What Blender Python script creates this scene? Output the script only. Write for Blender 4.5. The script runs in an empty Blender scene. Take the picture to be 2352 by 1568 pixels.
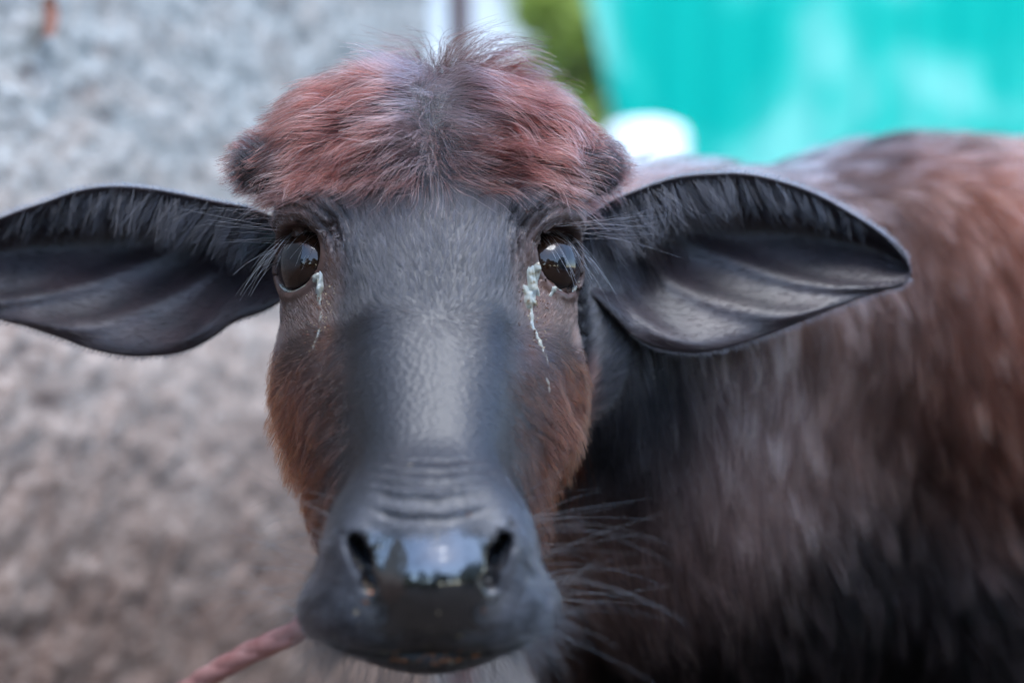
import bpy, bmesh, math, random
import numpy as np
from mathutils import Vector, Matrix, kdtree

random.seed(7)
rng = np.random.default_rng(11)
QUICK_HAIR = 1.0          # share of the strands that are built

# ------------------------------------------------------------------ camera, sky, sun, exposure
scene = bpy.context.scene
CAM_H = 0.80              # lens height above the ground
FOC = 50.0
K = 2352.0 * FOC / 36.0   # pixels (of a 2352 wide frame) per unit of x / depth
cam_data = bpy.data.cameras.new('camera')
cam = bpy.data.objects.new('camera', cam_data)
scene.collection.objects.link(cam)
cam.location = (0, 0, CAM_H)
cam.rotation_euler = (math.radians(90), 0, 0)
cam_data.lens = FOC
cam_data.sensor_width = 36
cam_data.clip_start = 0.01
cam_data.clip_end = 500
cam_data.dof.use_dof = True
cam_data.dof.focus_distance = 0.876
cam_data.dof.aperture_fstop = 2.0
scene.camera = cam

SUN_EL, SUN_AZ = math.radians(66), math.radians(150)   # azimuth measured from +Y towards +X
world = bpy.data.worlds.new('World')
scene.world = world
world.use_nodes = True
wn = world.node_tree.nodes
wl = world.node_tree.links
sky = wn.new('ShaderNodeTexSky')
sky.sky_type = 'NISHITA'
sky.sun_disc = False
sky.sun_elevation = SUN_EL
sky.sun_rotation = SUN_AZ
sky.air_density = 1.0
sky.dust_density = 0.7
sky.ozone_density = 1.0
wn['Background'].inputs['Strength'].default_value = 0.15
wl.new(sky.outputs['Color'], wn['Background'].inputs['Color'])

sun_d = bpy.data.lights.new('sun', 'SUN')
sun_d.energy = 0.85
sun_d.angle = math.radians(30)
sun_d.color = (0.94, 0.97, 1.0)
sun = bpy.data.objects.new('sun', sun_d)
scene.collection.objects.link(sun)
sdir = Vector((math.sin(SUN_AZ) * math.cos(SUN_EL), math.cos(SUN_AZ) * math.cos(SUN_EL), math.sin(SUN_EL)))
sun.rotation_euler = sdir.to_track_quat('Z', 'Y').to_euler()
sun.location = (0, 0, 6)

vs = scene.view_settings
vs.view_transform = 'Standard'
vs.look = 'None'
vs.gamma = 1.0
vs.use_curve_mapping = False
vs.exposure = 2.33
scene.render.engine = 'CYCLES'
scene.cycles.use_denoising = True
scene.cycles.max_bounces = 8
scene.cycles.transparent_max_bounces = 8
scene.cycles_curves.shape = 'RIBBONS'
scene.cycles_curves.subdivisions = 2

# ------------------------------------------------------------------ helpers
col = scene.collection

def tag(o, label=None, cat=None, group=None, kind=None):
    if label: o['label'] = label
    if cat: o['category'] = cat
    if group: o['group'] = group
    if kind: o['kind'] = kind
    return o

def empty(name, loc):
    o = bpy.data.objects.new(name, None)
    o.location = loc
    o.empty_display_size = 0.05
    col.objects.link(o)
    return o

def adopt(o, parent):
    """child of parent, geometry given in world coordinates"""
    root = Vector((0, 0, 0))
    p = parent
    while p is not None:
        root = root + p.location
        p = p.parent
    o.parent = parent
    o.location = o.location - root
    return o

def mesh_obj(name, verts, faces, mat, parent=None, smooth=True):
    me = bpy.data.meshes.new(name)
    me.from_pydata([tuple(v) for v in verts], [], [tuple(f) for f in faces])
    me.update()
    if smooth:
        me.polygons.foreach_set('use_smooth', [True] * len(me.polygons))
    if mat: me.materials.append(mat)
    o = bpy.data.objects.new(name, me)
    col.objects.link(o)
    if parent: adopt(o, parent)
    return o

def bm_obj(name, bm, mat, parent=None, smooth=False):
    me = bpy.data.meshes.new(name)
    bm.to_mesh(me); bm.free()
    if smooth:
        me.polygons.foreach_set('use_smooth', [True] * len(me.polygons))
    if mat: me.materials.append(mat)
    o = bpy.data.objects.new(name, me)
    col.objects.link(o)
    if parent: adopt(o, parent)
    return o

def box_bm(bm, cx, cy, cz, sx, sy, sz, rz=0.0):
    m = Matrix.Translation((cx, cy, cz)) @ Matrix.Rotation(rz, 4, 'Z') @ Matrix.Diagonal((sx, sy, sz, 1))
    bmesh.ops.create_cube(bm, size=1.0, matrix=m)

def tube(points, radii, seg=10, cap=True):
    """verts, faces of a swept tube"""
    P = np.asarray(points, float); n = len(P)
    R = np.broadcast_to(np.asarray(radii, float), (n,))
    T = np.gradient(P, axis=0)
    T /= np.linalg.norm(T, axis=1)[:, None] + 1e-12
    up = np.array([0, 0, 1.0]) if abs(T[0, 2]) < 0.9 else np.array([1.0, 0, 0])
    V, F = [], []
    a = np.cross(T[0], up); a /= np.linalg.norm(a)
    for i in range(n):
        a = a - T[i] * np.dot(a, T[i]); a /= np.linalg.norm(a) + 1e-12
        b = np.cross(T[i], a)
        for k in range(seg):
            th = 2 * math.pi * k / seg
            V.append(P[i] + R[i] * (math.cos(th) * a + math.sin(th) * b))
    for i in range(n - 1):
        for k in range(seg):
            k2 = (k + 1) % seg
            F.append((i * seg + k, i * seg + k2, (i + 1) * seg + k2, (i + 1) * seg + k))
    if cap:
        F.append(tuple(range(seg))[::-1])
        F.append(tuple((n - 1) * seg + k for k in range(seg)))
    return V, F

def catmull(P, n):
    """smooth curve through control points"""
    P = np.asarray(P, float)
    Q = np.vstack([2 * P[0] - P[1], P, 2 * P[-1] - P[-2]])
    t = np.linspace(0, len(P) - 1 - 1e-9, n)
    i = t.astype(int); f = (t - i)[:, None]
    p0, p1, p2, p3 = Q[i], Q[i + 1], Q[i + 2], Q[i + 3]
    return 0.5 * (2 * p1 + (p2 - p0) * f + (2 * p0 - 5 * p1 + 4 * p2 - p3) * f ** 2 + (3 * p1 - p0 - 3 * p2 + p3) * f ** 3)

def nodes(mat):
    mat.use_nodes = True
    nt = mat.node_tree
    return nt, nt.nodes, nt.links, nt.nodes['Principled BSDF']

def simple_mat(name, rgb, rough=0.6, spec=0.5, **kw):
    m = bpy.data.materials.new(name)
    nt, n, l, b = nodes(m)
    b.inputs['Base Color'].default_value = (*rgb, 1)
    b.inputs['Roughness'].default_value = rough
    b.inputs['Specular IOR Level'].default_value = spec
    for k, v in kw.items():
        b.inputs[k.replace('_', ' ')].default_value = v
    return m

def ramp(n, stops):
    r = n.new('ShaderNodeValToRGB')
    e = r.color_ramp.elements
    e[0].position, e[0].color = stops[0][0], (*stops[0][1], 1)
    e[1].position, e[1].color = stops[-1][0], (*stops[-1][1], 1)
    for p, c in stops[1:-1]:
        x = e.new(p); x.color = (*c, 1)
    return r

def noise(n, l, scale, detail=4, rough=0.55, vec=None, dist=0.0):
    t = n.new('ShaderNodeTexNoise')
    t.inputs['Scale'].default_value = scale
    t.inputs['Detail'].default_value = detail
    t.inputs['Roughness'].default_value = rough
    t.inputs['Distortion'].default_value = dist
    if vec is not None: l.new(vec, t.inputs['Vector'])
    return t

def vnoise(P, scale, seed=0):
    """cheap smooth value noise on points, range -1..1"""
    Q = P * scale + seed * 17.31
    i = np.floor(Q).astype(np.int64); f = Q - i
    f = f * f * (3 - 2 * f)
    def h(ix, iy, iz):
        x = (ix * 374761393 + iy * 668265263 + iz * 2147483647 + seed * 974711) & 0xffffffff
        x = ((x ^ (x >> 13)) * 1274126177) & 0xffffffff
        return ((x ^ (x >> 16)) & 0xffff) / 32767.5 - 1
    r = 0
    for dx in (0, 1):
        for dy in (0, 1):
            for dz in (0, 1):
                w = (f[:, 0] if dx else 1 - f[:, 0]) * (f[:, 1] if dy else 1 - f[:, 1]) * (f[:, 2] if dz else 1 - f[:, 2])
                r = r + w * h(i[:, 0] + dx, i[:, 1] + dy, i[:, 2] + dz)
    return r

def sstep(a, b, x):
    t = np.clip((x - a) / (b - a), 0, 1)
    return t * t * (3 - 2 * t)

# ------------------------------------------------------------------ the calf as a distance field
# World coordinates relative to the lens: X right, Y away, Z up.  The head has its own frame, turned
# about the lens so that its middle plane faces it.
YAW = math.atan(189 / K)
cyw, syw = math.cos(YAW), math.sin(YAW)

def to_head(P):
    return np.stack([P[:, 0] * cyw + P[:, 1] * syw, -P[:, 0] * syw + P[:, 1] * cyw, P[:, 2]], 1)

def from_head(P):
    P = np.asarray(P, float)
    return np.stack([P[..., 0] * cyw - P[..., 1] * syw, P[..., 0] * syw + P[..., 1] * cyw, P[..., 2]], -1)

O_Y, O_Z = 0.868, 0.097
FY, FZ = -0.575, -0.818      # face axis (forehead to nose) in (depth, z)
NY, NZ = -0.818, 0.575       # face normal

def sn(L):
    d, e = L[:, 1] - O_Y, L[:, 2] - O_Z
    return FY * d + FZ * e, NY * d + NZ * e

def from_sn(x, s, n):
    return np.array([x, O_Y + FY * s + NY * n, O_Z + FZ * s + NZ * n])

def smin(a, b, k):
    h = np.clip(0.5 + 0.5 * (b - a) / k, 0, 1)
    return b + (a - b) * h - k * h * (1 - h)

def smax(a, b, k):
    return -smin(-a, -b, k)

def ell(P, c, r, M=None):
    q = P - np.asarray(c)
    if M is not None: q = q @ M
    r = np.asarray(r)
    k0 = np.linalg.norm(q / r, axis=1)
    k1 = np.linalg.norm(q / (r * r), axis=1) + 1e-9
    return k0 * (k0 - 1) / k1

def cone(P, a, b, ra, rb):
    a = np.asarray(a, float); b = np.asarray(b, float)
    ab = b - a
    t = np.clip(((P - a) @ ab) / (ab @ ab), 0, 1)
    q = P - a - t[:, None] * ab
    return np.sqrt((q * q).sum(1)) - (ra + (rb - ra) * t)

def table(xs, ys, x, w=0.008):
    g = np.linspace(xs[0], xs[-1], 400)
    v = np.interp(g, xs, ys)
    st = g[1] - g[0]; k = max(1, int(w / st))
    ker = np.exp(-0.5 * (np.arange(-3 * k, 3 * k + 1) / k) ** 2); ker /= ker.sum()
    v = np.convolve(np.pad(v, 3 * k, mode='edge'), ker, 'valid')
    return np.interp(x, g, v)

def rotz(a):
    c, s = math.cos(a), math.sin(a)
    return np.array([[c, -s, 0], [s, c, 0], [0, 0, 1.0]])

# eye frame (right-hand side, mirrored for the other)
EYE_R = 0.0240
EYE_DIR = np.array([0.57, -0.81, 0.14]); EYE_DIR /= np.linalg.norm(EYE_DIR)
EYE_OPEN = np.array([0.0850, 0.8770, 0.0500])
EYE_C = EYE_OPEN - EYE_DIR * EYE_R
_up = np.array([0.16, 0.25, 1.0]); _up -= EYE_DIR * (_up @ EYE_DIR); _up /= np.linalg.norm(_up)
_si = np.cross(_up, EYE_DIR)                         # along the slit
EYE_M = np.stack([_si, _up, EYE_DIR], 1)

# nostril path (right side): px offsets on the face, measured
NOSTRIL = [np.array([.0398, .735, -.1030]), np.array([.0372, .735, -.1085]), np.array([.0348, .735, -.1150]), np.array([.0320, .735, -.1240]), np.array([.0275, .735, -.1385])]
NOS_R = (.0034, .0050, .0044, .0038, .0028)
NOS_IN = (.020, .034, .026, .0120, -.0022)      # how far each bit is sunk behind the skin

def sdf_head(L, carve=True):
    """L in the head frame"""
    A = L.copy(); A[:, 0] = np.sqrt(L[:, 0] ** 2 + 1e-6)
    x = A[:, 0]
    s, n = sn(L)
    # cranium and face: a lofted box
    S = [-.100, -.085, -.060, -.030, .000, .030, .060, .100, .140, .190, .230, .270]
    W = [.060, .074, .086, .089, .085, .078, .071, .059, .048, .0395, .041, .046]
    T = [-.030, -.014, .001, .005, .002, -.002, -.005, -.009, -.010, -.008, -.005, -.016]
    Bm = [-.090, -.110, -.125, -.130, -.130, -.125, -.118, -.104, -.092, -.080, -.072, -.066]
    E = [2.3, 2.3, 2.4, 2.5, 2.6, 2.6, 2.5, 2.35, 2.3, 2.35, 2.3, 2.2]
    w = table(S, W, s); t = table(S, T, s); b = table(S, Bm, s); e = table(S, E, s)
    c, hh = (t + b) / 2, (t - b) / 2
    q = ((x / w) ** e + (np.abs(n - c) / hh) ** e + 1e-9) ** (1 / e)
    d = (q - 1) * np.minimum(w, hh)
    d = smax(d, -(s + .092), .03)
    d = smax(d, s - .262, .02)
    # poll dome and the hair covered horn buds
    d = smin(d, ell(L, (0, .935, .118), (.088, .055, .052)), .03)
    d = smin(d, cone(A, (.070, .922, .116), (.108, .915, .112), .034, .017), .018)
    # brow and orbit
    d = smin(d, ell(A, EYE_C + np.array([.001, .006, .008]), (.0225, .0260, .0330)), .014)
    d = smin(d, cone(A, (.062, .876, .080), (.084, .892, .078), .013, .012), .014)
    # hollow in front of the eye
    d = smax(d, -ell(A, (.067, .826, .024), (.018, .034, .034)), .022)
    # cheek bone, jaw muscle, jaw
    d = smin(d, cone(A, (.066, .903, .014), (.064, .905, -.028), .026, .028), .02)
    d = smin(d, cone(A, (.058, .930, -.020), (.037, .850, -.105), .036, .026), .022)
    d = smin(d, cone(A, (.037, .850, -.105), (.020, .790, -.148), .026, .020), .02)
    d = smin(d, ell(A, (.064, .905, -.045), (.027, .050, .052)), .02)
    # upper jaw filling the face between nose and cheek
    d = smin(d, cone(A, (.052, .892, .006), (.036, .818, -.092), .025, .019), .024)
    # muzzle: lips, pad, nostril wings, chin
    m = ell(A, (.0335, .770, -.1395), (.0335, .042, .0255))
    m = smin(m, ell(A, (.0365, .762, -.1100), (.0195, .034, .026)), .014)
    m = smin(m, ell(L, (.0015, .7560, -.1250), (.0350, .039, .0340)), .006)
    m = smin(m, ell(L, (0, .765, -.0900), (.043, .034, .023)), .016)
    m = smin(m, ell(A, (.022, .765, -.147), (.030, .036, .019)), .012)
    d = smin(d, m, .022)
    chin = ell(L, (0, .784, -.1620), (.0410, .040, .0190))
    d = smin(d, chin, .007)
    # mouth slit
    mo = np.abs(L[:, 2] + .1605 - .10 * (L[:, 1] - .77) - 1.6 * L[:, 0] ** 2)
    d = d + .0032 * np.exp(-(mo / .0022) ** 2) * sstep(.80, .77, L[:, 1]) * sstep(.060, .05, x)
    # nostrils
    if carve:
        nh = None
        for q0, r0, in0 in zip(NOSTRIL, NOS_R, NOS_IN):
            c0 = cone(A, q0 + np.array([0, -.012, 0]), q0 + np.array([-.10 * in0, in0 - r0 * .4, .12 * in0]), r0, r0 * .85)
            nh = c0 if nh is None else smin(nh, c0, .0065)
        d = smax(d, -nh, .0030)
    # eyelids: opening carved, then the ball's bed
    lid = np.linalg.norm(A - EYE_C, axis=1) - (EYE_R + .0020)
    d = smin(d, lid, .006)
    qe = (A - EYE_C) @ EYE_M
    a0, b0 = qe[:, 0], qe[:, 1] - .0014
    rad = np.sqrt((a0 / .0212) ** 2 + ((b0 + .10 * a0) / .0196) ** 2)
    op = (rad - 1) * .015
    op = np.where(qe[:, 2] > 0, op, .02)
    # swollen rims
    rim = np.exp(-((op - .0022) / .0022) ** 2) * (qe[:, 2] > .004) * np.exp(-(np.maximum(np.linalg.norm(A - EYE_C, axis=1) - .03, 0) / .008) ** 2)
    d = d - .0010 * rim
    d = smax(d, -op, .0022)
    d = np.minimum(d, np.linalg.norm(A - EYE_C, axis=1) - (EYE_R - .0010))
    # skin folds above and round the eye
    rr = np.linalg.norm(qe[:, :2] * np.array([1.0, 1.0]), axis=1)
    above = sstep(-.004, .012, qe[:, 1] + .35 * -qe[:, 0]) * sstep(-.03, .0, qe[:, 2]) * sstep(.058, .040, rr) * sstep(.022, .026, rr)
    d = d - .0015 * above * np.cos((rr - .0285) / .0068 * 2 * math.pi)
    d = d + .0030 * above * np.exp(-((rr - .0375) / .0016) ** 2)
    # nose wrinkles
    sc = s + 9.0 * L[:, 0] ** 2 - .0004 * np.sin(L[:, 0] * 260)
    near = sstep(.034, .016, x) * (n > -.05)
    g = 0
    for s0, wd, am in ((.196, .0016, .0010), (.2055, .0014, .0013), (.2145, .0015, .0017), (.2225, .0015, .0026), (.2265, .0013, .0015), (.2335, .0017, .0020)):
        g = g + am * np.exp(-((sc - s0) / wd) ** 2)
    d = d + g * near
    return d

for _i, _q in enumerate(NOSTRIL):           # put the nostril points on the uncarved skin
    yy = np.linspace(.68, .80, 500)
    PP = np.stack([np.full(500, _q[0]), yy, np.full(500, _q[2])], 1)
    _q[1] = yy[np.argmax(sdf_head(PP, False) < 0)]
BODY_YAW = math.atan2(.16, .66)
RB = rotz(BODY_YAW)

def sdf_body(P):
    d = ell(P, (.36, 1.310, -.110), (.27, .165, .270), RB)
    d = smin(d, ell(P, (.76, 1.400, -.100), (.45, .205, .275), RB), .10)
    d = smin(d, ell(P, (1.12, 1.490, -.060), (.24, .180, .245), RB), .10)
    d = smin(d, ell(P, (.60, 1.345, .062), (.36, .085, .118), RB), .09)       # withers
    # shoulder blade and point
    d = smin(d, ell(P, (.36, 1.200, -.060), (.12, .055, .17)), .08)
    # neck
    d = smin(d, cone(P, (-.035, .985, .040), (.14, 1.14, .012), .076, .112), .05)
    d = smin(d, cone(P, (.14, 1.14, .012), (.34, 1.26, -.006), .112, .158), .07)
    d = smin(d, cone(P, (.000, 1.010, .000), (.17, 1.17, -.17), .075, .140), .06)
    d = smin(d, ell(P, (.15, 1.175, -.22), (.135, .135, .135)), .06)
    # legs
    for sy in (-1, 1):
        ox, oy = -math.sin(BODY_YAW) * sy * .080, math.cos(BODY_YAW) * sy * .080
        f = lambda x, z: (x + ox + 0, 1.255 + (x - .30) * .24 + oy, z)
        d = smin(d, cone(P, f(.32, -.22), f(.36, -.37), .080, .056), .05)
        d = smin(d, cone(P, f(.36, -.37), f(.345, -.545), .056, .036), .03)
        d = smin(d, cone(P, f(.345, -.545), f(.340, -.70), .037, .025), .02)
        d = smin(d, cone(P, f(.340, -.70), f(.330, -.765), .031, .034), .02)
        d = smin(d, cone(P, f(1.10, -.12), f(1.06, -.32), .120, .072), .06)
        d = smin(d, cone(P, f(1.06, -.32), f(1.20, -.47), .070, .040), .03)
        d = smin(d, cone(P, f(1.20, -.47), f(1.185, -.70), .040, .027), .02)
        d = smin(d, cone(P, f(1.185, -.70), f(1.170, -.765), .032, .035), .02)
    # tail
    d = smin(d, cone(P, (1.34, 1.545, .04), (1.385, 1.556, -.12), .028, .018), .03)
    d = smin(d, cone(P, (1.385, 1.556, -.12), (1.39, 1.558, -.42), .018, .013), .01)
    return d

def sdf(P):
    b = np.full(len(P), 9.0)
    mb = P[:, 0] > -.25
    b[mb] = sdf_body(P[mb])
    h = np.full(len(P), 9.0)
    mh = (P[:, 0] < .22) & (P[:, 1] < 1.15)
    if mh.any():
        h[mh] = sdf_head(to_head(P[mh]))
    # the neck joins only behind the face
    kk = np.where(P[:, 1] > .93, .03, .001)
    return smin(b, h, kk)

def grad(P, f=None, e=.0006):
    f = f or sdf
    g = np.zeros_like(P)
    for sg in ((1, -1, -1), (-1, -1, 1), (-1, 1, -1), (1, 1, 1)):
        v = np.array(sg, float)
        g += v * f(P + v * e)[:, None]
    return g / (4 * e)

def project(P, steps=3):
    for _ in range(steps):
        f = sdf(P)
        g = grad(P)
        g2 = (g * g).sum(1) + 1e-6
        st = (f / g2)[:, None] * g
        l = np.linalg.norm(st, axis=1)[:, None]
        P = P - st * np.minimum(1, .004 / (l + 1e-9))
    return P

def surface_nets(lo, hi, h, blk=6):
    lo = np.asarray(lo); n = (np.ceil((np.asarray(hi) - lo) / h / blk).astype(int)) * blk
    nb = n // blk
    gi = np.stack(np.meshgrid(*[np.arange(k) for k in nb], indexing='ij'), -1).reshape(-1, 3)
    ctr = lo + (gi * blk + (blk - 1) / 2) * h
    fc = sdf(ctr)
    act = np.abs(fc) < h * blk * 1.5 + .006
    val = np.repeat(np.repeat(np.repeat(np.where(fc > 0, 1.0, -1.0).reshape(nb), blk, 0), blk, 1), blk, 2).astype(np.float32)
    off = np.stack(np.meshgrid(*[np.arange(blk)] * 3, indexing='ij'), -1).reshape(-1, 3)
    A = gi[act]
    for c in range(0, len(A), 3000):
        idx = (A[c:c + 3000, None, :] * blk + off[None]).reshape(-1, 3)
        val[idx[:, 0], idx[:, 1], idx[:, 2]] = sdf(lo + idx * h)
    ins = val < 0
    cnt = np.zeros(n - 1, np.int8)
    for dx in (0, 1):
        for dy in (0, 1):
            for dz in (0, 1):
                cnt += ins[dx:n[0] - 1 + dx, dy:n[1] - 1 + dy, dz:n[2] - 1 + dz]
    cell = (cnt > 0) & (cnt < 8)
    ids = np.full(cell.shape, -1, np.int64)
    ci = np.argwhere(cell)
    ids[cell] = np.arange(len(ci))
    V = lo + (ci + .5) * h
    F = []
    for ax in range(3):
        a = [slice(None)] * 3; b = [slice(None)] * 3
        a[ax] = slice(0, -1); b[ax] = slice(1, None)
        cr = ins[tuple(a)] != ins[tuple(b)]
        e = np.argwhere(cr)
        u, v = (ax + 1) % 3, (ax + 2) % 3
        ok = (e[:, u] > 0) & (e[:, v] > 0) & (e[:, u] < n[u] - 1) & (e[:, v] < n[v] - 1)
        e = e[ok]
        def g(du, dv):
            q = e.copy(); q[:, u] -= du; q[:, v] -= dv
            return ids[q[:, 0], q[:, 1], q[:, 2]]
        quad = np.stack([g(0, 0), g(1, 0), g(1, 1), g(0, 1)], 1)
        outw = ins[e[:, 0], e[:, 1], e[:, 2]]
        quad[~outw] = quad[~outw][:, ::-1]
        F.append(quad)
    F = np.vstack(F)
    F = F[(F >= 0).all(1)]
    return V, F

V, F = surface_nets((-.18, .66, -.83), (1.50, 1.76, .27), .006)
V = project(V, 4)
# relax a little, then finer faces on the head
def relax(V, F, it, keep=None):
    for _ in range(it):
        s = np.zeros_like(V); c = np.zeros(len(V))
        for k in range(F.shape[1]):
            for j in (k + 1, k - 1):
                W_ = V[F[:, j % F.shape[1]]]
                for ax in range(3): s[:, ax] += np.bincount(F[:, k], W_[:, ax], len(V))
                c += np.bincount(F[:, k], minlength=len(V))
        V = V * .5 + .5 * s / np.maximum(c, 1)[:, None]
    return V
V = project(relax(V, F, 2), 2)

me = bpy.data.meshes.new('body')
me.from_pydata(V.tolist(), [], F.tolist())
me.update()
bm = bmesh.new(); bm.from_mesh(me)
fe = [e for e in bm.edges if all(v.co.y < .965 for v in e.verts)]
bmesh.ops.subdivide_edges(bm, edges=fe, cuts=2, use_grid_fill=True)
bmesh.ops.triangulate(bm, faces=[f for f in bm.faces if len(f.verts) > 4])
bm.to_mesh(me); bm.free()
V = np.zeros(len(me.vertices) * 3); me.vertices.foreach_get('co', V); V = V.reshape(-1, 3)
hm = V[:, 1] < .97
V[hm] = project(V[hm], 3)
me.vertices.foreach_set('co', V.ravel())
me.update()
print('calf verts', len(V))

me.calc_loop_triangles()
TR = np.zeros(len(me.loop_triangles) * 3, np.int32); me.loop_triangles.foreach_get('vertices', TR); TR = TR.reshape(-1, 3)

# ------------------------------------------------------------------ colours of the coat (pigment, with some light and shade painted into neck and trunk)
LOC = to_head(V)
s_, n_ = sn(LOC)
def coat(P):
    """pigment and painted shade per point, and wet mask"""
    L = to_head(P); s, n = sn(L); x = np.abs(L[:, 0])
    black = np.array([.011, .011, .0135]); brown = np.array([.062, .028, .018]); red = np.array([.085, .024, .013])
    C = np.tile(black, (len(P), 1))
    nz = vnoise(P, 60, 3) * .5 + vnoise(P, 140, 4) * .5
    mzl = sstep(.205, .24, s) * (L[:, 1] < .80) * np.maximum(sstep(.026, .042, x), sstep(-.104, -.094, L[:, 2]))
    C += ((1 - mzl) * sstep(.225, .245, s) * (L[:, 1] < .79))[:, None] * (np.array([.0035, .0033, .0036]) - C)
    C += mzl[:, None] * (np.array([.024, .024, .029]) - C)
    # brown dust round the eyes and down the tear tracks
    A = L.copy(); A[:, 0] = x
    de = np.linalg.norm((A - (EYE_C + np.array([.004, -.012, -.012]))) * np.array([1, 1, .75]), axis=1)
    m = sstep(.050, .026, de) * np.clip(.75 + .5 * nz, 0, 1)
    trk = np.exp(-((x - .064 - .10 * (L[:, 2] - .02)) / .011) ** 2) * sstep(-.045, -.015, L[:, 2]) * sstep(.055, .04, L[:, 2]) * (L[:, 1] < .93)
    m = np.maximum(m, trk * np.clip(.6 + .8 * nz, 0, 1))
    C += m[:, None] * (brown * 1.1 - C)
    # red cheeks and jaw
    m = sstep(.060, .078, x) * sstep(.0, -.04, L[:, 2]) * (L[:, 1] > .80) * (L[:, 1] < .97) * (x < .105)
    C += m[:, None] * (red * .7 - C)
    # body
    bo = sstep(.97, 1.03, P[:, 1])
    nk = sstep(.34, .16, P[:, 0])[:, None]  # neck painted paler, most beside the head, to offset the ear's shade
    bc = np.array([.046, .025, .020]) * (1 - nk) + np.array([.130, .086, .076]) * nk
    nk2 = sstep(.15, .03, P[:, 0])[:, None]
    bc = bc * (1 - nk2) + np.array([.27, .185, .165]) * nk2
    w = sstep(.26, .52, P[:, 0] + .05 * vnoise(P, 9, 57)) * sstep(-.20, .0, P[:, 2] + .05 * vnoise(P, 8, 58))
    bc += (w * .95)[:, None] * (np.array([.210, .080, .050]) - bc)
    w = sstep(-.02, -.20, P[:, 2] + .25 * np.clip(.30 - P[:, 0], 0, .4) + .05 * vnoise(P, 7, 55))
    bc += w[:, None] * (np.array([.004, .003, .0032]) - bc)  # low parts painted black to stand for shade under the body
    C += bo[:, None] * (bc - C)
    return C

def wetmask(P):
    L = to_head(P); x = np.abs(L[:, 0])
    nz = vnoise(P, 90, 8)
    m = sstep(.0360, .0290, x + .0030 * nz) * sstep(-.095, -.101, L[:, 2] + .004 * nz) * sstep(.775, .76, L[:, 1]) * sstep(-.156, -.142, L[:, 2] + .004 * nz)
    A = L.copy(); A[:, 0] = x
    for q in NOSTRIL:
        m = m * sstep(.0035, .0085, np.linalg.norm(A[:, [0, 2]] - q[[0, 2]], axis=1))
    return m

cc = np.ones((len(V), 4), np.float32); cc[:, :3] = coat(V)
a = me.color_attributes.new('coat', 'FLOAT_COLOR', 'POINT'); a.data.foreach_set('color', cc.ravel())
a = me.attributes.new('trunk', 'FLOAT', 'POINT'); a.data.foreach_set('value', sstep(.94, 1.0, V[:, 1]).astype(np.float32))
a = me.attributes.new('wet', 'FLOAT', 'POINT'); a.data.foreach_set('value', wetmask(V).astype(np.float32))

skin = bpy.data.materials.new('calf_skin')
nt, n, l, b = nodes(skin)
at = n.new('ShaderNodeAttribute'); at.attribute_name = 'coat'
aw = n.new('ShaderNodeAttribute'); aw.attribute_name = 'wet'
tc = n.new('ShaderNodeTexCoord')
l.new(at.outputs['Color'], b.inputs['Base Color'])
mr = n.new('ShaderNodeMapRange'); mr.inputs['To Min'].default_value = .50; mr.inputs['To Max'].default_value = .07
nz1 = noise(n, l, 160, 3, .6, tc.outputs['Object'])
mul = n.new('ShaderNodeMath'); mul.operation = 'MULTIPLY'
nb = noise(n, l, 240, 2, .5, tc.outputs['Object'])
rm = ramp(n, [(.30, (.62, .62, .62)), (.50, (1, 1, 1))])
l.new(nz1.outputs['Fac'], rm.inputs['Fac'])
l.new(aw.outputs['Fac'], mul.inputs[0]); l.new(rm.outputs['Color'], mul.inputs[1])
l.new(mul.outputs[0], mr.inputs['Value'])
l.new(mr.outputs['Result'], b.inputs['Roughness'])
l.new(mul.outputs[0], b.inputs['Coat Weight']); b.inputs['Coat Roughness'].default_value = .06; b.inputs['Coat IOR'].default_value = 1.85
b.inputs['Specular IOR Level'].default_value = .5
vo = n.new('ShaderNodeTexVoronoi'); vo.inputs['Scale'].default_value = 290
l.new(tc.outputs['Object'], vo.inputs['Vector'])
bp = n.new('ShaderNodeBump'); bp.inputs['Strength'].default_value = .36; bp.inputs['Distance'].default_value = .001
l.new(vo.outputs['Distance'], bp.inputs['Height'])
bp2 = n.new('ShaderNodeBump'); bp2.inputs['Strength'].default_value = .10; bp2.inputs['Distance'].default_value = .0012
l.new(nb.outputs['Fac'], bp2.inputs['Height']); l.new(bp.outputs['Normal'], bp2.inputs['Normal']); l.new(bp2.outputs['Normal'], b.inputs['Normal'])
# the coat on the trunk lies over dull skin
ab = n.new('ShaderNodeAttribute'); ab.attribute_name = 'trunk'
sp = n.new('ShaderNodeMapRange'); sp.inputs['To Min'].default_value = .54; sp.inputs['To Max'].default_value = .05
l.new(ab.outputs['Fac'], sp.inputs['Value']); l.new(sp.outputs['Result'], b.inputs['Specular IOR Level'])

CALF_LOC = Vector((.55, 1.35, 0))
calf = empty('buffalo_calf', CALF_LOC)
tag(calf, 'young dark brown buffalo calf with reddish tuft facing forward, ears spread', 'calf')
me.polygons.foreach_set('use_smooth', [True] * len(me.polygons))
me.materials.append(skin)
body = bpy.data.objects.new('body', me)
body.location = (0, 0, CAM_H)
col.objects.link(body); adopt(body, calf)

def up(P):
    P = np.array(P, float); P[..., 2] += CAM_H
    return P


# ------------------------------------------------------------------ ears
def px(u, v, D):
    u, v, D = np.broadcast_arrays(np.asarray(u, float), np.asarray(v, float), np.asarray(D, float))
    return np.stack([(u - 1176) / K * D, D, (784 - v) / K * D], -1)

def resample(P, n, w=None):
    c = catmull(P, 400)
    d = np.r_[0, np.cumsum(np.linalg.norm(np.diff(c, axis=0), axis=1))]
    t = np.linspace(0, d[-1], n)
    return np.stack([np.interp(t, d, c[:, k]) for k in range(2)], 1)

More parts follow.
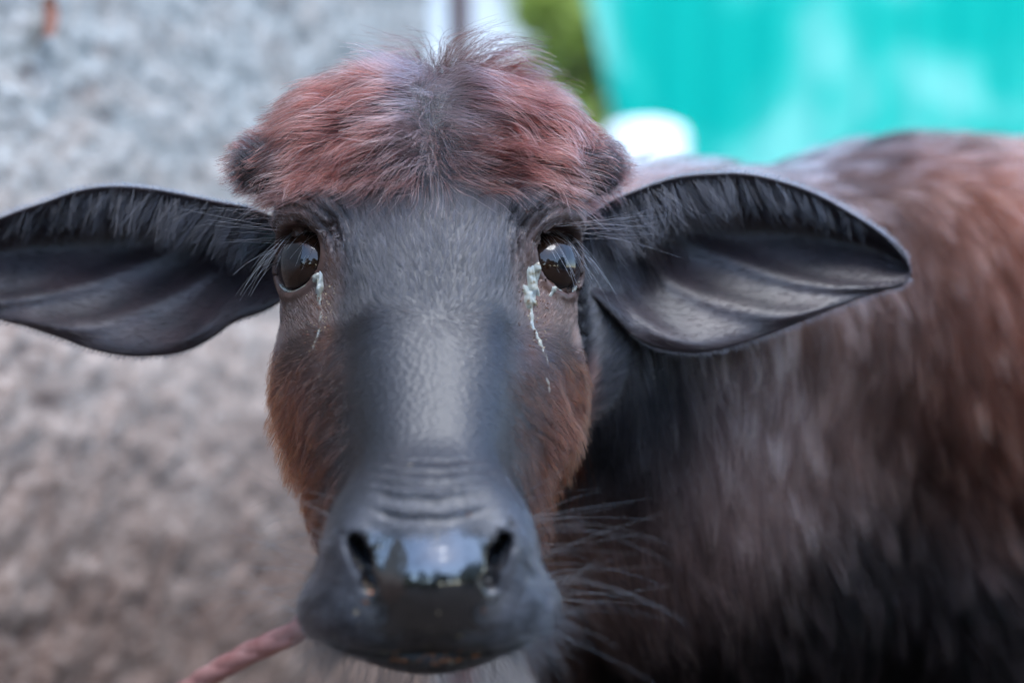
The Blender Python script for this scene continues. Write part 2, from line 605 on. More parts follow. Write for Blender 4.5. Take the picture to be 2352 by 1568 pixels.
ear_mat = bpy.data.materials.new('ear_skin')
nt, n, l, b = nodes(ear_mat)
tc = n.new('ShaderNodeTexCoord')
nz = noise(n, l, 38, 4, .6, tc.outputs['Object'])
rp = ramp(n, [(.35, (.007, .005, .0075)), (.62, (.018, .010, .012))])
l.new(nz.outputs['Fac'], rp.inputs['Fac']); l.new(rp.outputs['Color'], b.inputs['Base Color'])
b.inputs['Roughness'].default_value = .46
b.inputs['Specular IOR Level'].default_value = .50
b.inputs['Sheen Weight'].default_value = .12
b.inputs['Sheen Roughness'].default_value = .4
b.inputs['Sheen Tint'].default_value = (.8, .8, 1, 1)
mp = n.new('ShaderNodeMapping'); mp.inputs['Scale'].default_value = (60, 60, 900)
l.new(tc.outputs['Object'], mp.inputs['Vector'])
nz2 = noise(n, l, 1, 3, .6, mp.outputs['Vector'])
bp = n.new('ShaderNodeBump'); bp.inputs['Strength'].default_value = .35; bp.inputs['Distance'].default_value = .0008
l.new(nz2.outputs['Fac'], bp.inputs['Height']); l.new(bp.outputs['Normal'], b.inputs['Normal'])

EAR = {
 1: ([(1330, 520), (1400, 470), (1450, 445), (1550, 410), (1650, 400), (1720, 402), (1800, 420), (1880, 450), (1960, 495), (2030, 542), (2072, 585), (2091, 614)],
     [(1310, 640), (1372, 690), (1410, 727), (1450, 768), (1500, 796), (1560, 808), (1620, 808), (1700, 790), (1800, 755), (1900, 715), (1980, 684), (2050, 662), (2082, 646), (2092, 620)]),
 -1: ([(660, 520), (575, 482), (500, 466), (440, 453), (350, 436), (260, 430), (180, 440), (110, 464), (40, 487), (-30, 517), (-90, 562), (-125, 612)],
      [(690, 660), (610, 712), (540, 738), (490, 772), (440, 800), (380, 815), (300, 818), (220, 805), (140, 777), (60, 750), (0, 734), (-60, 705), (-110, 655), (-126, 620)]),
}
EAR_SURF = {}
def build_ear(sd):
    nu, nv = 90, 60
    T = resample(EAR[sd][0], nu); B = resample(EAR[sd][1], nu)
    u = np.linspace(0, 1, nu)[:, None]; v = np.linspace(0, 1, nv)[None, :]
    pxy = T[:, None, :] + (B - T)[:, None, :] * v[..., None]
    vv = v + 0 * u; uu = u + 0 * v
    prof = np.interp(vv, [0, .03, .08, .16, .27, .36, .50, .70, .88, .96, 1.0], [0, .06, .34, .74, .97, .99, .80, .46, .16, .06, .10])
    ker = np.exp(-.5 * (np.arange(-5, 6) / 2.0) ** 2); ker /= ker.sum()
    prof = np.stack([np.convolve(np.pad(r, 5, mode='edge'), ker, 'valid') for r in prof])
    bowl = .058 * np.interp(uu, [0, .15, .4, .7, .9, 1], [1.0, 1.05, .95, .66, .34, .08])
    phi = vv - .95 * (uu - .37)
    rg = np.zeros_like(phi)
    for c0, w0, a0 in ((.40, .060, .0042), (.66, .065, .0046), (.985, .06, .0034)):
        rg -= a0 * np.exp(-((phi - c0) / w0) ** 2)
    rg *= sstep(.12, .30, vv) * sstep(1.0, .93, vv) * sstep(.10, .30, uu) * sstep(1.0, .9, uu)
    D = .928 + .050 * uu ** 1.2 + prof * bowl + rg
    D = D + .0012 * vnoise(np.stack([uu.ravel() * 9, vv.ravel() * 6, 0 * uu.ravel() + sd], 1), 1, 5).reshape(D.shape)
    G = px(pxy[..., 0], pxy[..., 1], D)
    du = np.gradient(G, axis=0); dv = np.gradient(G, axis=1)
    N = np.cross(du, dv); N /= np.linalg.norm(N, axis=2)[..., None] + 1e-12
    N *= np.where(N[..., 1:2] > 0, -1, 1)          # towards the lens side
    th = .0040 * np.minimum(1, np.minimum(vv, 1 - vv) * 14 + .35) * np.minimum(1, (1 - uu) * 12 + .3)
    back = G - N * th[..., None]
    EAR_SURF[sd] = (G, N)
    V = np.vstack([G.reshape(-1, 3), back.reshape(-1, 3)])
    Fs = []
    q = nu * nv
    idx = lambda i, j, o: o + i * nv + j
    for i in range(nu - 1):
        for j in range(nv - 1):
            f = (idx(i, j, 0), idx(i + 1, j, 0), idx(i + 1, j + 1, 0), idx(i, j + 1, 0))
            g = tuple(k + q for k in f)
            Fs += [f[::sd], g[::-sd]]
    for i in range(nu - 1):
        for j, d_ in ((0, 1), (nv - 1, -1)):
            f = (idx(i, j, 0), idx(i, j, q), idx(i + 1, j, q), idx(i + 1, j, 0))
            Fs.append(f[::d_ * sd])
    for j in range(nv - 1):
        for i, d_ in ((0, -1), (nu - 1, 1)):
            f = (idx(i, j, 0), idx(i, j, q), idx(i, j + 1, q), idx(i, j + 1, 0))
            Fs.append(f[::d_ * sd])
    o = mesh_obj('ear', up(V), Fs, ear_mat, calf)
    return o
ears = {sd: build_ear(sd) for sd in (1, -1)}

# ------------------------------------------------------------------ eyes
eye_mat = bpy.data.materials.new('eye_wet')
nt, n, l, b = nodes(eye_mat)
at = n.new('ShaderNodeAttribute'); at.attribute_name = 'iris'
rp = ramp(n, [(.0, (.004, .004, .006)), (.30, (.005, .005, .007)), (.37, (.010, .0045, .0028)), (.62, (.017, .0075, .004)), (.70, (.004, .003, .003)), (.84, (.010, .008, .008)), (.97, (.20, .20, .23))])
l.new(at.outputs['Fac'], rp.inputs['Fac']); l.new(rp.outputs['Color'], b.inputs['Base Color'])
b.inputs['Roughness'].default_value = .25
b.inputs['Coat Weight'].default_value = 1.0
b.inputs['Coat Roughness'].default_value = .015
b.inputs['Coat IOR'].default_value = 1.46
b.inputs['Specular IOR Level'].default_value = 0.05

goo_mat = bpy.data.materials.new('eye_discharge')
nt, n, l, b = nodes(goo_mat)
tc = n.new('ShaderNodeTexCoord')
nz = noise(n, l, 150, 3, .6, tc.outputs['Object'])
rp = ramp(n, [(.30, (.20, .11, .04)), (.44, (.42, .42, .34)), (.7, (.50, .56, .55))])
b.inputs['Transmission Weight'].default_value = .5
l.new(nz.outputs['Fac'], rp.inputs['Fac']); l.new(rp.outputs['Color'], b.inputs['Base Color'])
b.inputs['Roughness'].default_value = .18
b.inputs['Subsurface Weight'].default_value = .3
b.inputs['Subsurface Radius'].default_value = (.003, .003, .003)

def mir(P, sd):
    P = np.array(P, float); P[..., 0] *= sd
    return P

def build_eye(sd):
    nu, nv = 48, 32
    V, Fs, ir = [], [], []
    for j in range(nv + 1):
        ph = math.pi * j / nv
        for i in range(nu):
            th = 2 * math.pi * i / nu
            q = np.array([math.sin(ph) * math.cos(th), math.sin(ph) * math.sin(th), math.cos(ph)])
            r = EYE_R * (1 + .035 * math.exp(-(ph / .75) ** 4))          # the cornea stands proud
            V.append(mir(EYE_C + EYE_M @ (q * r), sd))
            # dark round iris with a broad level pupil
            g = q - np.array([-.05, .06, 0])
            rad = math.hypot(g[0] * .95, g[1])
            pup = math.hypot(g[0] * .85, (g[1] - .02) * 1.5)
            a = max(rad, pup * .62)
            ir.append(min(1.0, rad if pup > .42 else min(rad, .28)) if q[2] > 0 else 1.0)
    for j in range(nv):
        for i in range(nu):
            a, b_ = j * nu + i, j * nu + (i + 1) % nu
            f = (a, a + nu, b_ + nu, b_)
            Fs.append(f[::sd])
    o = mesh_obj('eye', up(from_head(np.array(V))), Fs, eye_mat, calf)
    at = o.data.attributes.new('iris', 'FLOAT', 'POINT')
    at.data.foreach_set('value', np.array(ir, np.float32))
    return o
eyes = {sd: build_eye(sd) for sd in (1, -1)}

def lid_point(sd, th, ra=1.0, lift=.0):
    """point on the lid opening at angle th (0 = towards the ear, 90 = up)"""
    a0 = .0212 * ra * np.cos(th); b0 = .0196 * ra * np.sin(th) - .10 * a0 + .0014
    z = np.sqrt(np.maximum((EYE_R + lift) ** 2 - a0 ** 2 - b0 ** 2, 1e-8))
    P = EYE_C + np.stack([a0, b0, z], -1) @ EYE_M.T
    return mir(P, sd)

def on_skin(P, lift=0.0, steps=6):
    """world points pulled onto the calf's surface"""
    P = np.array(P, float)
    for _ in range(steps):
        f = sdf(P); g = grad(P); g2 = (g * g).sum(1) + 1e-6
        st = (f / g2)[:, None] * g
        P = P - st * np.minimum(1, .01 / (np.linalg.norm(st, axis=1)[:, None] + 1e-9))
    g = grad(P); g /= np.linalg.norm(g, axis=1)[:, None] + 1e-9
    return P + g * lift, g

def drop(u, v, ru, rv, th, D=.86, seed=0):
    """a ragged wet smear lying on the face, centred at pixel u, v"""
    m, nr = 34, 9; Fs = []
    r_ = np.random.default_rng(int(seed * 101 + u))
    ph = r_.uniform(0, 6.28, 6); am = r_.uniform(.02, .12, 6)
    base = []
    for rr in np.linspace(0, 1, nr):
        for j in range(m):
            a = 2 * math.pi * j / m
            wob = 1 + sum(am[q] * math.sin((q + 2) * a + ph[q]) for q in range(6))
            base.append((u + ru * rr * wob * math.cos(a), v + rv * rr * wob * math.sin(a), rr))
    base = np.array(base)
    P, g = on_skin(px(base[:, 0], base[:, 1], D))
    nzv = .70 + .34 * vnoise(P, 230, 9) + .16 * vnoise(P, 520, 10)
    h = (.0006 + .75 * th) * np.maximum(0, 1 - base[:, 2] ** 2) * np.maximum(.2, nzv)
    V = P + g * (h - .0005)[:, None]
    for k in range(nr - 1):
        for j in range(m):
            j2 = (j + 1) % m
            Fs.append((k * m + j, k * m + j2, (k + 1) * m + j2, (k + 1) * m + j))
    return V, Fs

def merge(parts):
    VV, FF, o = [], [], 0
    for V, Fs in parts:
        VV.append(np.asarray(V)); FF += [tuple(i + o for i in f) for f in Fs]; o += len(V)
    return np.vstack(VV), FF

for sd, lumps in ((-1, [(733, 657, 11, 26, .0042, 1), (722, 637, 16, 9, .0022, 2), (752, 785, 5, 34, .0010, 3), (747, 730, 6, 20, .0009, 5), (738, 690, 5, 16, .0008, 6)]),
                  (1, [(1238, 648, 19, 30, .0044, 1), (1222, 682, 20, 26, .0042, 2), (1252, 622, 9, 22, .0026, 3), (1224, 716, 9, 22, .0020, 4), (1221, 745, 8, 20, .0016, 5),
                       (1227, 772, 7, 18, .0016, 6), (1232, 800, 9, 20, .0026, 7), (1240, 830, 6, 16, .0016, 8), (1221, 890, 9, 17, .0020, 9), (1318, 664, 16, 7, .0016, 4), (1336, 654, 10, 7, .0014, 2)])):
    parts = [drop(u, v, a_, b_ * 1.35, t_, seed=s0) for u, v, a_, b_, t_, s0 in lumps]
    # wet line along the lower lid
    th = np.linspace(math.radians(200), math.radians(345), 26)
    q = from_head(lid_point(sd, th, .985, .0006))
    tv, tf = tube(q, .0014 * np.interp(np.linspace(0, 1, 26), [0, .2, .8, 1], [.3, 1, 1, .3]), 6)
    parts.append((np.array(tv), tf))
    Vg, Fg = merge(parts)
    o = mesh_obj('eye_discharge', up(Vg), Fg, goo_mat, eyes[sd])
    tag(o, 'whitish tear discharge running down below the eye')

# hooves
hoof_mat = simple_mat('hoof_horn', (.02, .017, .016), .5)
for hx in (.330, 1.170):
    for sy in (-1, 1):
        oy = math.cos(BODY_YAW) * sy * .080; ox = -math.sin(BODY_YAW) * sy * .080
        cx, cy = hx + ox - .010, 1.255 + (hx - .30) * .24 + oy
        bmh = bmesh.new()
        for cl in (-1, 1):
            bmesh.ops.create_cone(bmh, cap_ends=True, segments=18, radius1=.030, radius2=.020, depth=.055,
                                  matrix=Matrix.Translation((cx, cy + cl * .018, .0275)) @ Matrix.Diagonal((1.35, .62, 1, 1)))
        bm_obj('hoof', bmh, hoof_mat, calf, True)


# ------------------------------------------------------------------ hair
def hair_material(name, ior, rough):
    m = bpy.data.materials.new(name)
    m.use_nodes = True
    n = m.node_tree.nodes; l = m.node_tree.links
    for x in list(n):
        if x.type == 'BSDF_PRINCIPLED': n.remove(x)
    hb = n.new('ShaderNodeBsdfHairPrincipled')
    hb.parametrization = 'COLOR'
    at = n.new('ShaderNodeAttribute'); at.attribute_name = 'tint'
    l.new(at.outputs['Color'], hb.inputs['Color'])
    hb.inputs['Roughness'].default_value = rough
    hb.inputs['Radial Roughness'].default_value = .45
    hb.inputs['IOR'].default_value = ior
    hb.inputs['Coat'].default_value = .0
    hb.inputs['Random Roughness'].default_value = .3
    l.new(hb.outputs[0], n['Material Output'].inputs['Surface'])
    return m
hair_mat = hair_material('hair', 1.45, .30)
coat_mat = hair_material('coat_hair', 1.12, .42)
wiry_mat = hair_material('wiry_hair', 1.48, .24)
face_mat = hair_material('face_hair', 1.62, .24)

def hair_obj(name, P, rad, C, parent, label=None, mat=None):
    """P (n,k,3) world relative to the lens; rad (n,) or (n,k); C (n,k,3) or (n,3)"""
    nn, k = P.shape[:2]
    rad = np.asarray(rad, float)
    if rad.ndim == 0: rad = np.full((nn, k), float(rad))
    if rad.ndim == 1: rad = rad[:, None] * np.linspace(1, .25, k)[None, :] ** .8
    if C.ndim == 2: C = np.repeat(C[:, None, :], k, 1)
    hc = bpy.data.hair_curves.new(name)
    hc.add_curves([k] * nn)
    hc.attributes['position'].data.foreach_set('vector', up(P).astype(np.float32).ravel())
    r = hc.attributes.get('radius') or hc.attributes.new('radius', 'FLOAT', 'POINT')
    r.data.foreach_set('value', rad.astype(np.float32).ravel())
    a = hc.attributes.new('tint', 'FLOAT_COLOR', 'POINT')
    cc = np.ones((nn, k, 4), np.float32); cc[..., :3] = C
    a.data.foreach_set('color', cc.ravel())
    hc.materials.append(mat or hair_mat)
    o = bpy.data.objects.new(name, hc)
    col.objects.link(o)
    adopt(o, parent)
    if label: o['label'] = label
    return o

# root sampling on the body mesh
P0, P1, P2 = V[TR[:, 0]], V[TR[:, 1]], V[TR[:, 2]]
CN = np.cross(P1 - P0, P2 - P0); AREA = np.linalg.norm(CN, axis=1) / 2
TN = CN / (2 * AREA[:, None] + 1e-15)
VN = np.zeros_like(V)
for k_ in range(3):
    for ax in range(3): VN[:, ax] += np.bincount(TR[:, k_], CN[:, ax], len(V))
VN /= np.linalg.norm(VN, axis=1)[:, None] + 1e-15
CEN = (P0 + P1 + P2) / 3

def roots(nn, dens):
    nn = int(nn * QUICK_HAIR)
    w = AREA * dens; w = np.cumsum(w); w /= w[-1]
    t = np.searchsorted(w, rng.random(nn))
    a, b_ = rng.random(nn), rng.random(nn)
    fl = a + b_ > 1; a[fl] = 1 - a[fl]; b_[fl] = 1 - b_[fl]
    c = 1 - a - b_
    P = P0[t] * c[:, None] + P1[t] * a[:, None] + P2[t] * b_[:, None]
    N = VN[TR[t, 0]] * c[:, None] + VN[TR[t, 1]] * a[:, None] + VN[TR[t, 2]] * b_[:, None]
    N /= np.linalg.norm(N, axis=1)[:, None] + 1e-12
    return P, N

def unit(v): return v / (np.linalg.norm(v, axis=-1)[..., None] + 1e-12)
def tang(F_, N): return unit(F_ - N * (F_ * N).sum(1)[:, None])

def eye_open_rad(L):
    A = L.copy(); A[:, 0] = np.abs(A[:, 0])
    q = (A - EYE_C) @ EYE_M
    rad = np.sqrt((q[:, 0] / .0212) ** 2 + ((q[:, 1] + .1 * q[:, 0]) / .0196) ** 2)
    return np.where((q[:, 2] > 0) & (np.linalg.norm(A - EYE_C, axis=1) < .034), rad, 9)

LC = to_head(CEN); sC, nC = sn(LC); xC = np.abs(LC[:, 0])
INHEAD = (LC[:, 1] < .95)
EO = eye_open_rad(LC)
nos = np.full(len(CEN), 9.0)
AC = LC.copy(); AC[:, 0] = xC
for q in NOSTRIL[:4]: nos = np.minimum(nos, np.linalg.norm(AC - q - np.array([0, .004, 0]), axis=1))
WET = wetmask(CEN)
FRONT = (TN @ np.array([0, -1, .1])) > -.35

WH = from_sn(0.003, .098, -.009)       # whorl on the bridge of the nose
def face_flow(P, N):
    L = to_head(P); s, nn_ = sn(L); x = L[:, 0]
    r = L - WH
    upf = sstep(.112, .084, s + .22 * np.abs(x) + .006 * vnoise(P, 40, 24))
    turn = 1 - np.abs(2 * upf - 1)
    fan = np.stack([x * 6.0, 0 * x + .25, 0 * x + .8], 1)
    side = np.stack([np.sign(x) * sstep(.004, .024, np.abs(x)) * 1.0, 0 * x + .1, -.35 - .5 * sstep(.024, .004, np.abs(x)) - 3 * np.clip(-.04 - L[:, 2], 0, .2)], 1)
    F_ = fan * upf[:, None] + side * (1 - upf)[:, None]
    F_[:, 0] += turn * (np.tanh(x / .008) * .5 + .5 * vnoise(P, 70, 25))
    j = np.stack([vnoise(P, 55, 21), vnoise(P, 55, 22), vnoise(P, 55, 23)], 1)
    F_ = unit(F_) + .22 * j + .13 * rng.normal(size=P.shape)
    F_ = np.stack([F_[:, 0] * cyw - F_[:, 1] * syw, F_[:, 0] * syw + F_[:, 1] * cyw, F_[:, 2]], 1)
    return tang(F_, N)

# 1 short coat of the face
dens = INHEAD * FRONT * (EO > 1.30) * (nos > .0085) * (1 - WET) * (LC[:, 2] > -.172)
dens = dens * np.where(sC < .11, 1.25, 1.0) * np.where(LC[:, 2] < -.155, .25, 1) * np.where(sC < -.012, .35, 1)
dens = dens * np.where(sC > .09, 1.5, 1.0)
P, N = roots(150000, dens)
L = to_head(P); s, nn_ = sn(L); x = np.abs(L[:, 0])
F_ = face_flow(P, N)
ln = np.interp(s, [-.06, -.02, .02, .07, .10, .13, .20, .23, .27], [.014, .014, .0115, .0090, .0055, .0045, .0040, .0036, .0034])
ln = ln + .006 * sstep(.044, .062, x) * sstep(.01, -.03, L[:, 2])
Ax_ = L.copy(); Ax_[:, 0] = x
near_eye = sstep(.062, .036, np.linalg.norm(Ax_ - EYE_C, axis=1))
ln = ln * (1 - .62 * near_eye)
ln *= rng.uniform(.65, 1.25, len(P))
k = 4
t = np.linspace(0, 1, k)[None, :, None]
lift = rng.uniform(.14, .34, len(P)) * (1 - .55 * sstep(.07, .12, s)) + .25 * sstep(.21, .25, s)
H = P[:, None, :] + F_[:, None, :] * ln[:, None, None] * t + N[:, None, :] * (ln * lift)[:, None, None] * (t * 1.4 - .75 * t * t) - N[:, None, :] * .0003
H[:, :, 2] -= (.0006 * (ln / .01)[:, None]) * (t[:, :, 0] ** 2)
fm = (s < .095) & (s > -.03) & (x < .075)
Hf = H[fm]; gi = rng.choice(len(Hf), 9000, replace=False)
kd = kdtree.KDTree(len(gi))
for q_, p_ in enumerate(Hf[gi][:, 0]): kd.insert(p_, q_)
kd.balance()
ixf = gi[np.array([kd.find(p_)[1] for p_ in Hf[:, 0]])]
H[fm] = Hf + (Hf[ixf] - Hf) * (np.linspace(0, 1, k) * .35)[None, :, None]
C = coat(P)
g = rng.random(len(P))[:, None]
C = C * rng.uniform(.6, 1.5, len(P))[:, None]
C = np.where(g > .86 + .12 * sstep(.05, .10, s)[:, None], C + np.array([.05, .05, .058]) * rng.uniform(.4, 1.2, len(P))[:, None], C)
fore = sstep(.09, .02, s)[:, None]
C = C + fore * np.array([.012, .012, .015]) * rng.uniform(0, 2, len(P))[:, None]
mz = (sstep(.20, .235, s) * np.clip(.6 + .6 * rng.normal(size=len(P)), 0, 2))[:, None]
C = C + mz * np.array([.050, .052, .060])
C = C * np.clip(1 + (.8 * vnoise(P, 190, 27) + .5 * vnoise(P, 420, 28)) * sstep(.21, .24, s), .15, 3)[:, None]
sdm = (sstep(.022, .040, x) * sstep(.06, .11, s) * (1 - sstep(.20, .235, s)) * np.clip(.5 + .6 * rng.normal(size=len(P)), 0, 2))[:, None]
C = C + sdm * np.array([.020, .021, .026])
dkf = (rng.random(len(P)) < .24 * sstep(.10, .07, s))[:, None]
C = np.where(dkf, .0025, C)
hair_obj('face_coat', H, rng.uniform(.00006, .00010, len(P)) * (1 + .35 * sstep(.08, .12, s)), np.clip(C, .002, .9), body, mat=face_mat)

# helper: long hair grown step by step over the skin
def grow(P, N, dir0, flow, ln, k, lift, stiff=.55, minh=.0010, wave=0.0, wseed=0, grav=0.0):
    H = np.zeros((len(P), k, 3)); H[:, 0] = P - N * .0004
    d = unit(dir0); cur = H[:, 0].copy(); st = ln / (k - 1)
    for i in range(1, k):
        f = flow(cur, N)
        d = unit(d * stiff + f * (1 - stiff) + np.array([0, 0, -grav * i / k]))
        if wave:
            d = unit(d + wave * np.stack([vnoise(cur, 75, wseed), vnoise(cur, 75, wseed + 1), vnoise(cur, 75, wseed + 2)], 1))
        cur = cur + d * st[:, None]
        ds = sdf(cur)
        need = np.maximum(0, minh + lift * min(1.0, i / (k * .5)) - ds)
        if need.max() > 0:
            m_ = need > 0
            gg = unit(grad(cur[m_]))
            cur[m_] += gg * need[m_][:, None]
        H[:, i] = cur
    return H

def clump(H, G, size, amount, tight=1.0):
    """pull every strand towards its nearest guide, more at the tip"""
    kd = kdtree.KDTree(len(G))
    for i, p in enumerate(G[:, 0]): kd.insert(p, i)
    kd.balance()
    ix = np.array([kd.find(p)[1] for p in H[:, 0]])
    k = H.shape[1]
    t = (np.linspace(0, 1, k) ** tight)[None, :, None]
    amt = (amount * rng.uniform(.6, 1.1, len(H)))[:, None, None]
    off = rng.normal(size=(len(H), 1, 3)) * size
    return H + (G[ix] + off - H) * np.clip(t * amt, 0, 1), ix

def rot_head(F_):
    return np.stack([F_[:, 0] * cyw - F_[:, 1] * syw, F_[:, 0] * syw + F_[:, 1] * cyw, F_[:, 2]], 1)

# 2 reddish tuft on the poll
def mop_flow(P, N):
    L = to_head(P); x = L[:, 0] - .002
    s, nn_ = sn(L)
    lat = np.tanh(x / .016 + 1.0 * vnoise(P, 60, 34))
    top = sstep(.118, .150, L[:, 2])
    back = sstep(.925, .955, L[:, 1])
    F_ = np.stack([lat * 1.15, -.30 - .15 * top + .3 * back, -.10 - .55 * sstep(.03, .09, np.abs(x)) + 0 * x], 1)
    F_ += .25 * np.stack([vnoise(P, 38, 31), vnoise(P, 38, 32), vnoise(P, 38, 33)], 1)
    return unit(rot_head(F_))

dens = (LC[:, 1] < .975) * sstep(.018, -.030, sC + .15 * np.maximum(0, xC - .05) + .014 * vnoise(CEN, 55, 12) + .007 * vnoise(CEN, 140, 13)) * (LC[:, 2] > .088) * (sC > -.13)
dens = dens * np.where(xC > .095, .8, 1.0)
def mop_roots(nn):
    P, N = roots(nn, dens * 1.0)
    L = to_head(P)
    ln = rng.uniform(.026, .060, len(P))
    s, _ = sn(L)
    ln *= np.interp(s, [-.06, -.02, .004], [1.05, 1.0, .72]) * np.interp(np.abs(L[:, 0]), [0, .06, .085, .105, .12], [1, .85, .50, .30, .25])
    crest = np.exp(-((L[:, 0] - .020) / .026) ** 2) * sstep(.925, .945, L[:, 1])
    d0 = N * .85 + mop_flow(P, N) * .55 + rng.normal(size=P.shape) * .34 + np.array([.25, -.1, 2.6]) * crest[:, None]
    lift = .002 + .015 * rng.random(len(P)) ** 1.3 * np.interp(np.abs(L[:, 0]), [0, .06, .09, .12], [1, .8, .35, .1])
    return P, N, d0, ln * (1 + .45 * crest), lift + .016 * crest
kM = 8
Pg, Ng, dg, lg, hg = mop_roots(1500 / QUICK_HAIR)
G = grow(Pg, Ng, dg, mop_flow, lg, kM, hg, .68, wave=.55, wseed=41, grav=.16)
P, N, d0, ln, lift = mop_roots(10500)
H = grow(P, N, d0, mop_flow, ln, kM, lift, .68, wave=.30, wseed=61, grav=.16)
H, ix = clump(H, G, .0016, .70, .7)
L = to_head(P)
base = np.array([.004, .002, .002]); mid = np.array([.085, .0130, .0085]); tip = np.array([.210, .052, .038])
cl = rng.random(len(G))[ix]
u_ = rng.random(len(P))
tt = np.linspace(0, 1, kM)[None, :, None]
C = base + (mid - base) * np.clip(tt * 1.8, 0, 1) + (tip - mid) * np.clip(tt * 1.6 - .6, 0, 1) * (.3 + .9 * u_)[:, None, None]
C = C * (.22 + 1.2 * cl ** 1.4)[:, None, None] * rng.uniform(.5, 1.5, len(P))[:, None, None]
pale = (u_ > .86)[:, None, None] * np.clip(tt * 1.5 - .2, 0, 1)
C = C + pale * (np.array([.42, .30, .29]) - C) * .85
# grey parting line
prt = (np.exp(-((L[:, 0] - .002) / .012) ** 2) * sstep(.945, .915, L[:, 1]))[:, None, None]
C = C + prt * (np.array([.26, .19, .19]) * rng.uniform(.5, 1.5, len(P))[:, None, None] - C) * .6
hair_obj('poll_tuft', H, rng.uniform(.00010, .00020, len(P)), np.clip(C, .002, .8), body, 'reddish brown tousled hair tuft with pale curled tips', wiry_mat)

# pale curled fringe over the forehead
dens = (LC[:, 1] < .9) * (sC < .006) * (sC > -.034) * (xC < .085)
P, N = roots(1500, dens)
L = to_head(P)
lat = np.tanh((L[:, 0] - .002) / .02)
fl = lambda Q, NN: unit(rot_head(np.stack([np.tanh((to_head(Q)[:, 0] - .002) / .02) * 1.2, -.1 + 0 * Q[:, 0], -.75 + 0 * Q[:, 0]], 1)) + .7 * np.stack([vnoise(Q, 30, 71), vnoise(Q, 30, 72) * .3, vnoise(Q, 30, 73) * .3], 1))
d0 = N * 1.0 + rng.normal(size=P.shape) * .38 + rot_head(np.stack([lat, 0 * lat, .45 + 0 * lat], 1)) * .7
H = grow(P, N, d0, fl, rng.uniform(.014, .042, len(P)), 8, .003 + .006 * rng.random(len(P)), .66, wave=.25, wseed=81)
u_ = rng.random(len(P))[:, None, None]
C = np.array([.04, .012, .01]) + (np.where(u_ > .62, np.array([.34, .25, .25]), np.array([.11, .035, .028])) - np.array([.04, .012, .01])) * np.clip(np.linspace(0, 1, 8) * 1.4, 0, 1)[None, :, None]
hair_obj('poll_fringe', H, rng.uniform(.00010, .00016, len(P)), C, body, mat=wiry_mat)

# 3 long red hair of the cheeks
dens = (LC[:, 1] > .80) * (LC[:, 1] < .945) * (xC < .100) * INHEAD * sstep(.040, .060, xC + .06 * np.clip(-.03 - LC[:, 2], 0, .2)) * sstep(.005, -.03, LC[:, 2]) * (sC < .225)
P, N = roots(8000, dens)
L = to_head(P)
def cheek_flow(Q, NN):
    Lq = to_head(Q); sg = np.sign(Lq[:, 0])
    f = np.stack([sg * .42 - sg * .5 * sstep(-.06, -.12, Lq[:, 2]), .12 + 0 * sg, -.95 + 0 * sg], 1)
    f += .30 * np.stack([vnoise(Q, 45, 91), vnoise(Q, 45, 92), vnoise(Q, 45, 93)], 1)
    return unit(rot_head(f))
ln = rng.uniform(.008, .019, len(P)) * np.interp(L[:, 2], [-.12, -.05, 0], [1.15, .9, .5])
G_ = rng.choice(len(P), 700, replace=False)
d0 = N * .35 + cheek_flow(P, N) + rng.normal(size=P.shape) * .25
H = grow(P, N, d0, cheek_flow, ln, 6, .0015 + .003 * rng.random(len(P)), .6, wave=.18, wseed=95)
H, ix = clump(H, H[G_], .0012, .65)
cl = rng.random(700)[ix]; u_ = rng.random(len(P))
C = np.array([.020, .007, .005]) + (np.array([.240, .048, .015]) - np.array([.020, .007, .005])) * np.clip(np.linspace(0, 1, 6) * 1.5, 0, 1)[None, :, None] * (.25 + .95 * cl * u_ + .25 * u_)[:, None, None]
dk = sstep(.090, .062, np.abs(L[:, 0]) + .012 * rng.normal(size=len(P)))[:, None, None]
C = C * (1 - .86 * dk)
hair_obj('cheek_hair', H, rng.uniform(.00008, .00013, len(P)), C, body, 'long rusty red hair on both cheeks')

# 4 whiskers of muzzle and chin
def whiskers(name, nn, dens, dirf, lmin, lmax, colr, rad=.00011, bend=.35, parent=None):
    P, N = roots(nn, dens)
    L = to_head(P); sg = np.sign(L[:, 0])
    d = unit(dirf(P, N, L, sg) + rng.normal(size=P.shape) * .22)
    ln = rng.uniform(lmin, lmax, len(P))
    side = unit(np.cross(d, rng.normal(size=P.shape)))
    t = np.linspace(0, 1, 7)[None, :, None]
    H = P[:, None] + d[:, None] * ln[:, None, None] * t + side[:, None] * (ln * rng.uniform(-bend, bend, len(P)))[:, None, None] * t ** 2
    H[:, :, 2] -= (ln * .12)[:, None] * t[:, :, 0] ** 2
    C = np.tile(np.array(colr), (len(P), 1)) * rng.uniform(.5, 1.5, len(P))[:, None]
    return hair_obj(name, H, rng.uniform(.8, 1.2, len(P)) * rad, C, parent or body)

muz = (LC[:, 1] < .80) * (LC[:, 2] < -.085)
whiskers('muzzle_whiskers', 90, muz * (xC > .048) * (LC[:, 2] > -.150), lambda P, N, L, sg: rot_head(np.stack([sg * 1.0, .25 + 0 * sg, .12 + 0 * sg], 1)), .028, .085, (.040, .050, .058), .00013)
whiskers('lip_whiskers', 520, muz * (xC > .038) * (LC[:, 2] < -.138), lambda P, N, L, sg: rot_head(np.stack([sg * .85, .2 + 0 * sg, -.55 + 0 * sg], 1)), .010, .030, (.018, .021, .025), .00009)
whiskers('chin_whiskers', 420, (LC[:, 1] < .86) * (LC[:, 2] < -.150) * (LC[:, 1] > .745), lambda P, N, L, sg: rot_head(np.stack([sg * .35, .1 + 0 * sg, -1 + 0 * sg], 1)), .014, .040, (.02, .02, .022), .0001)

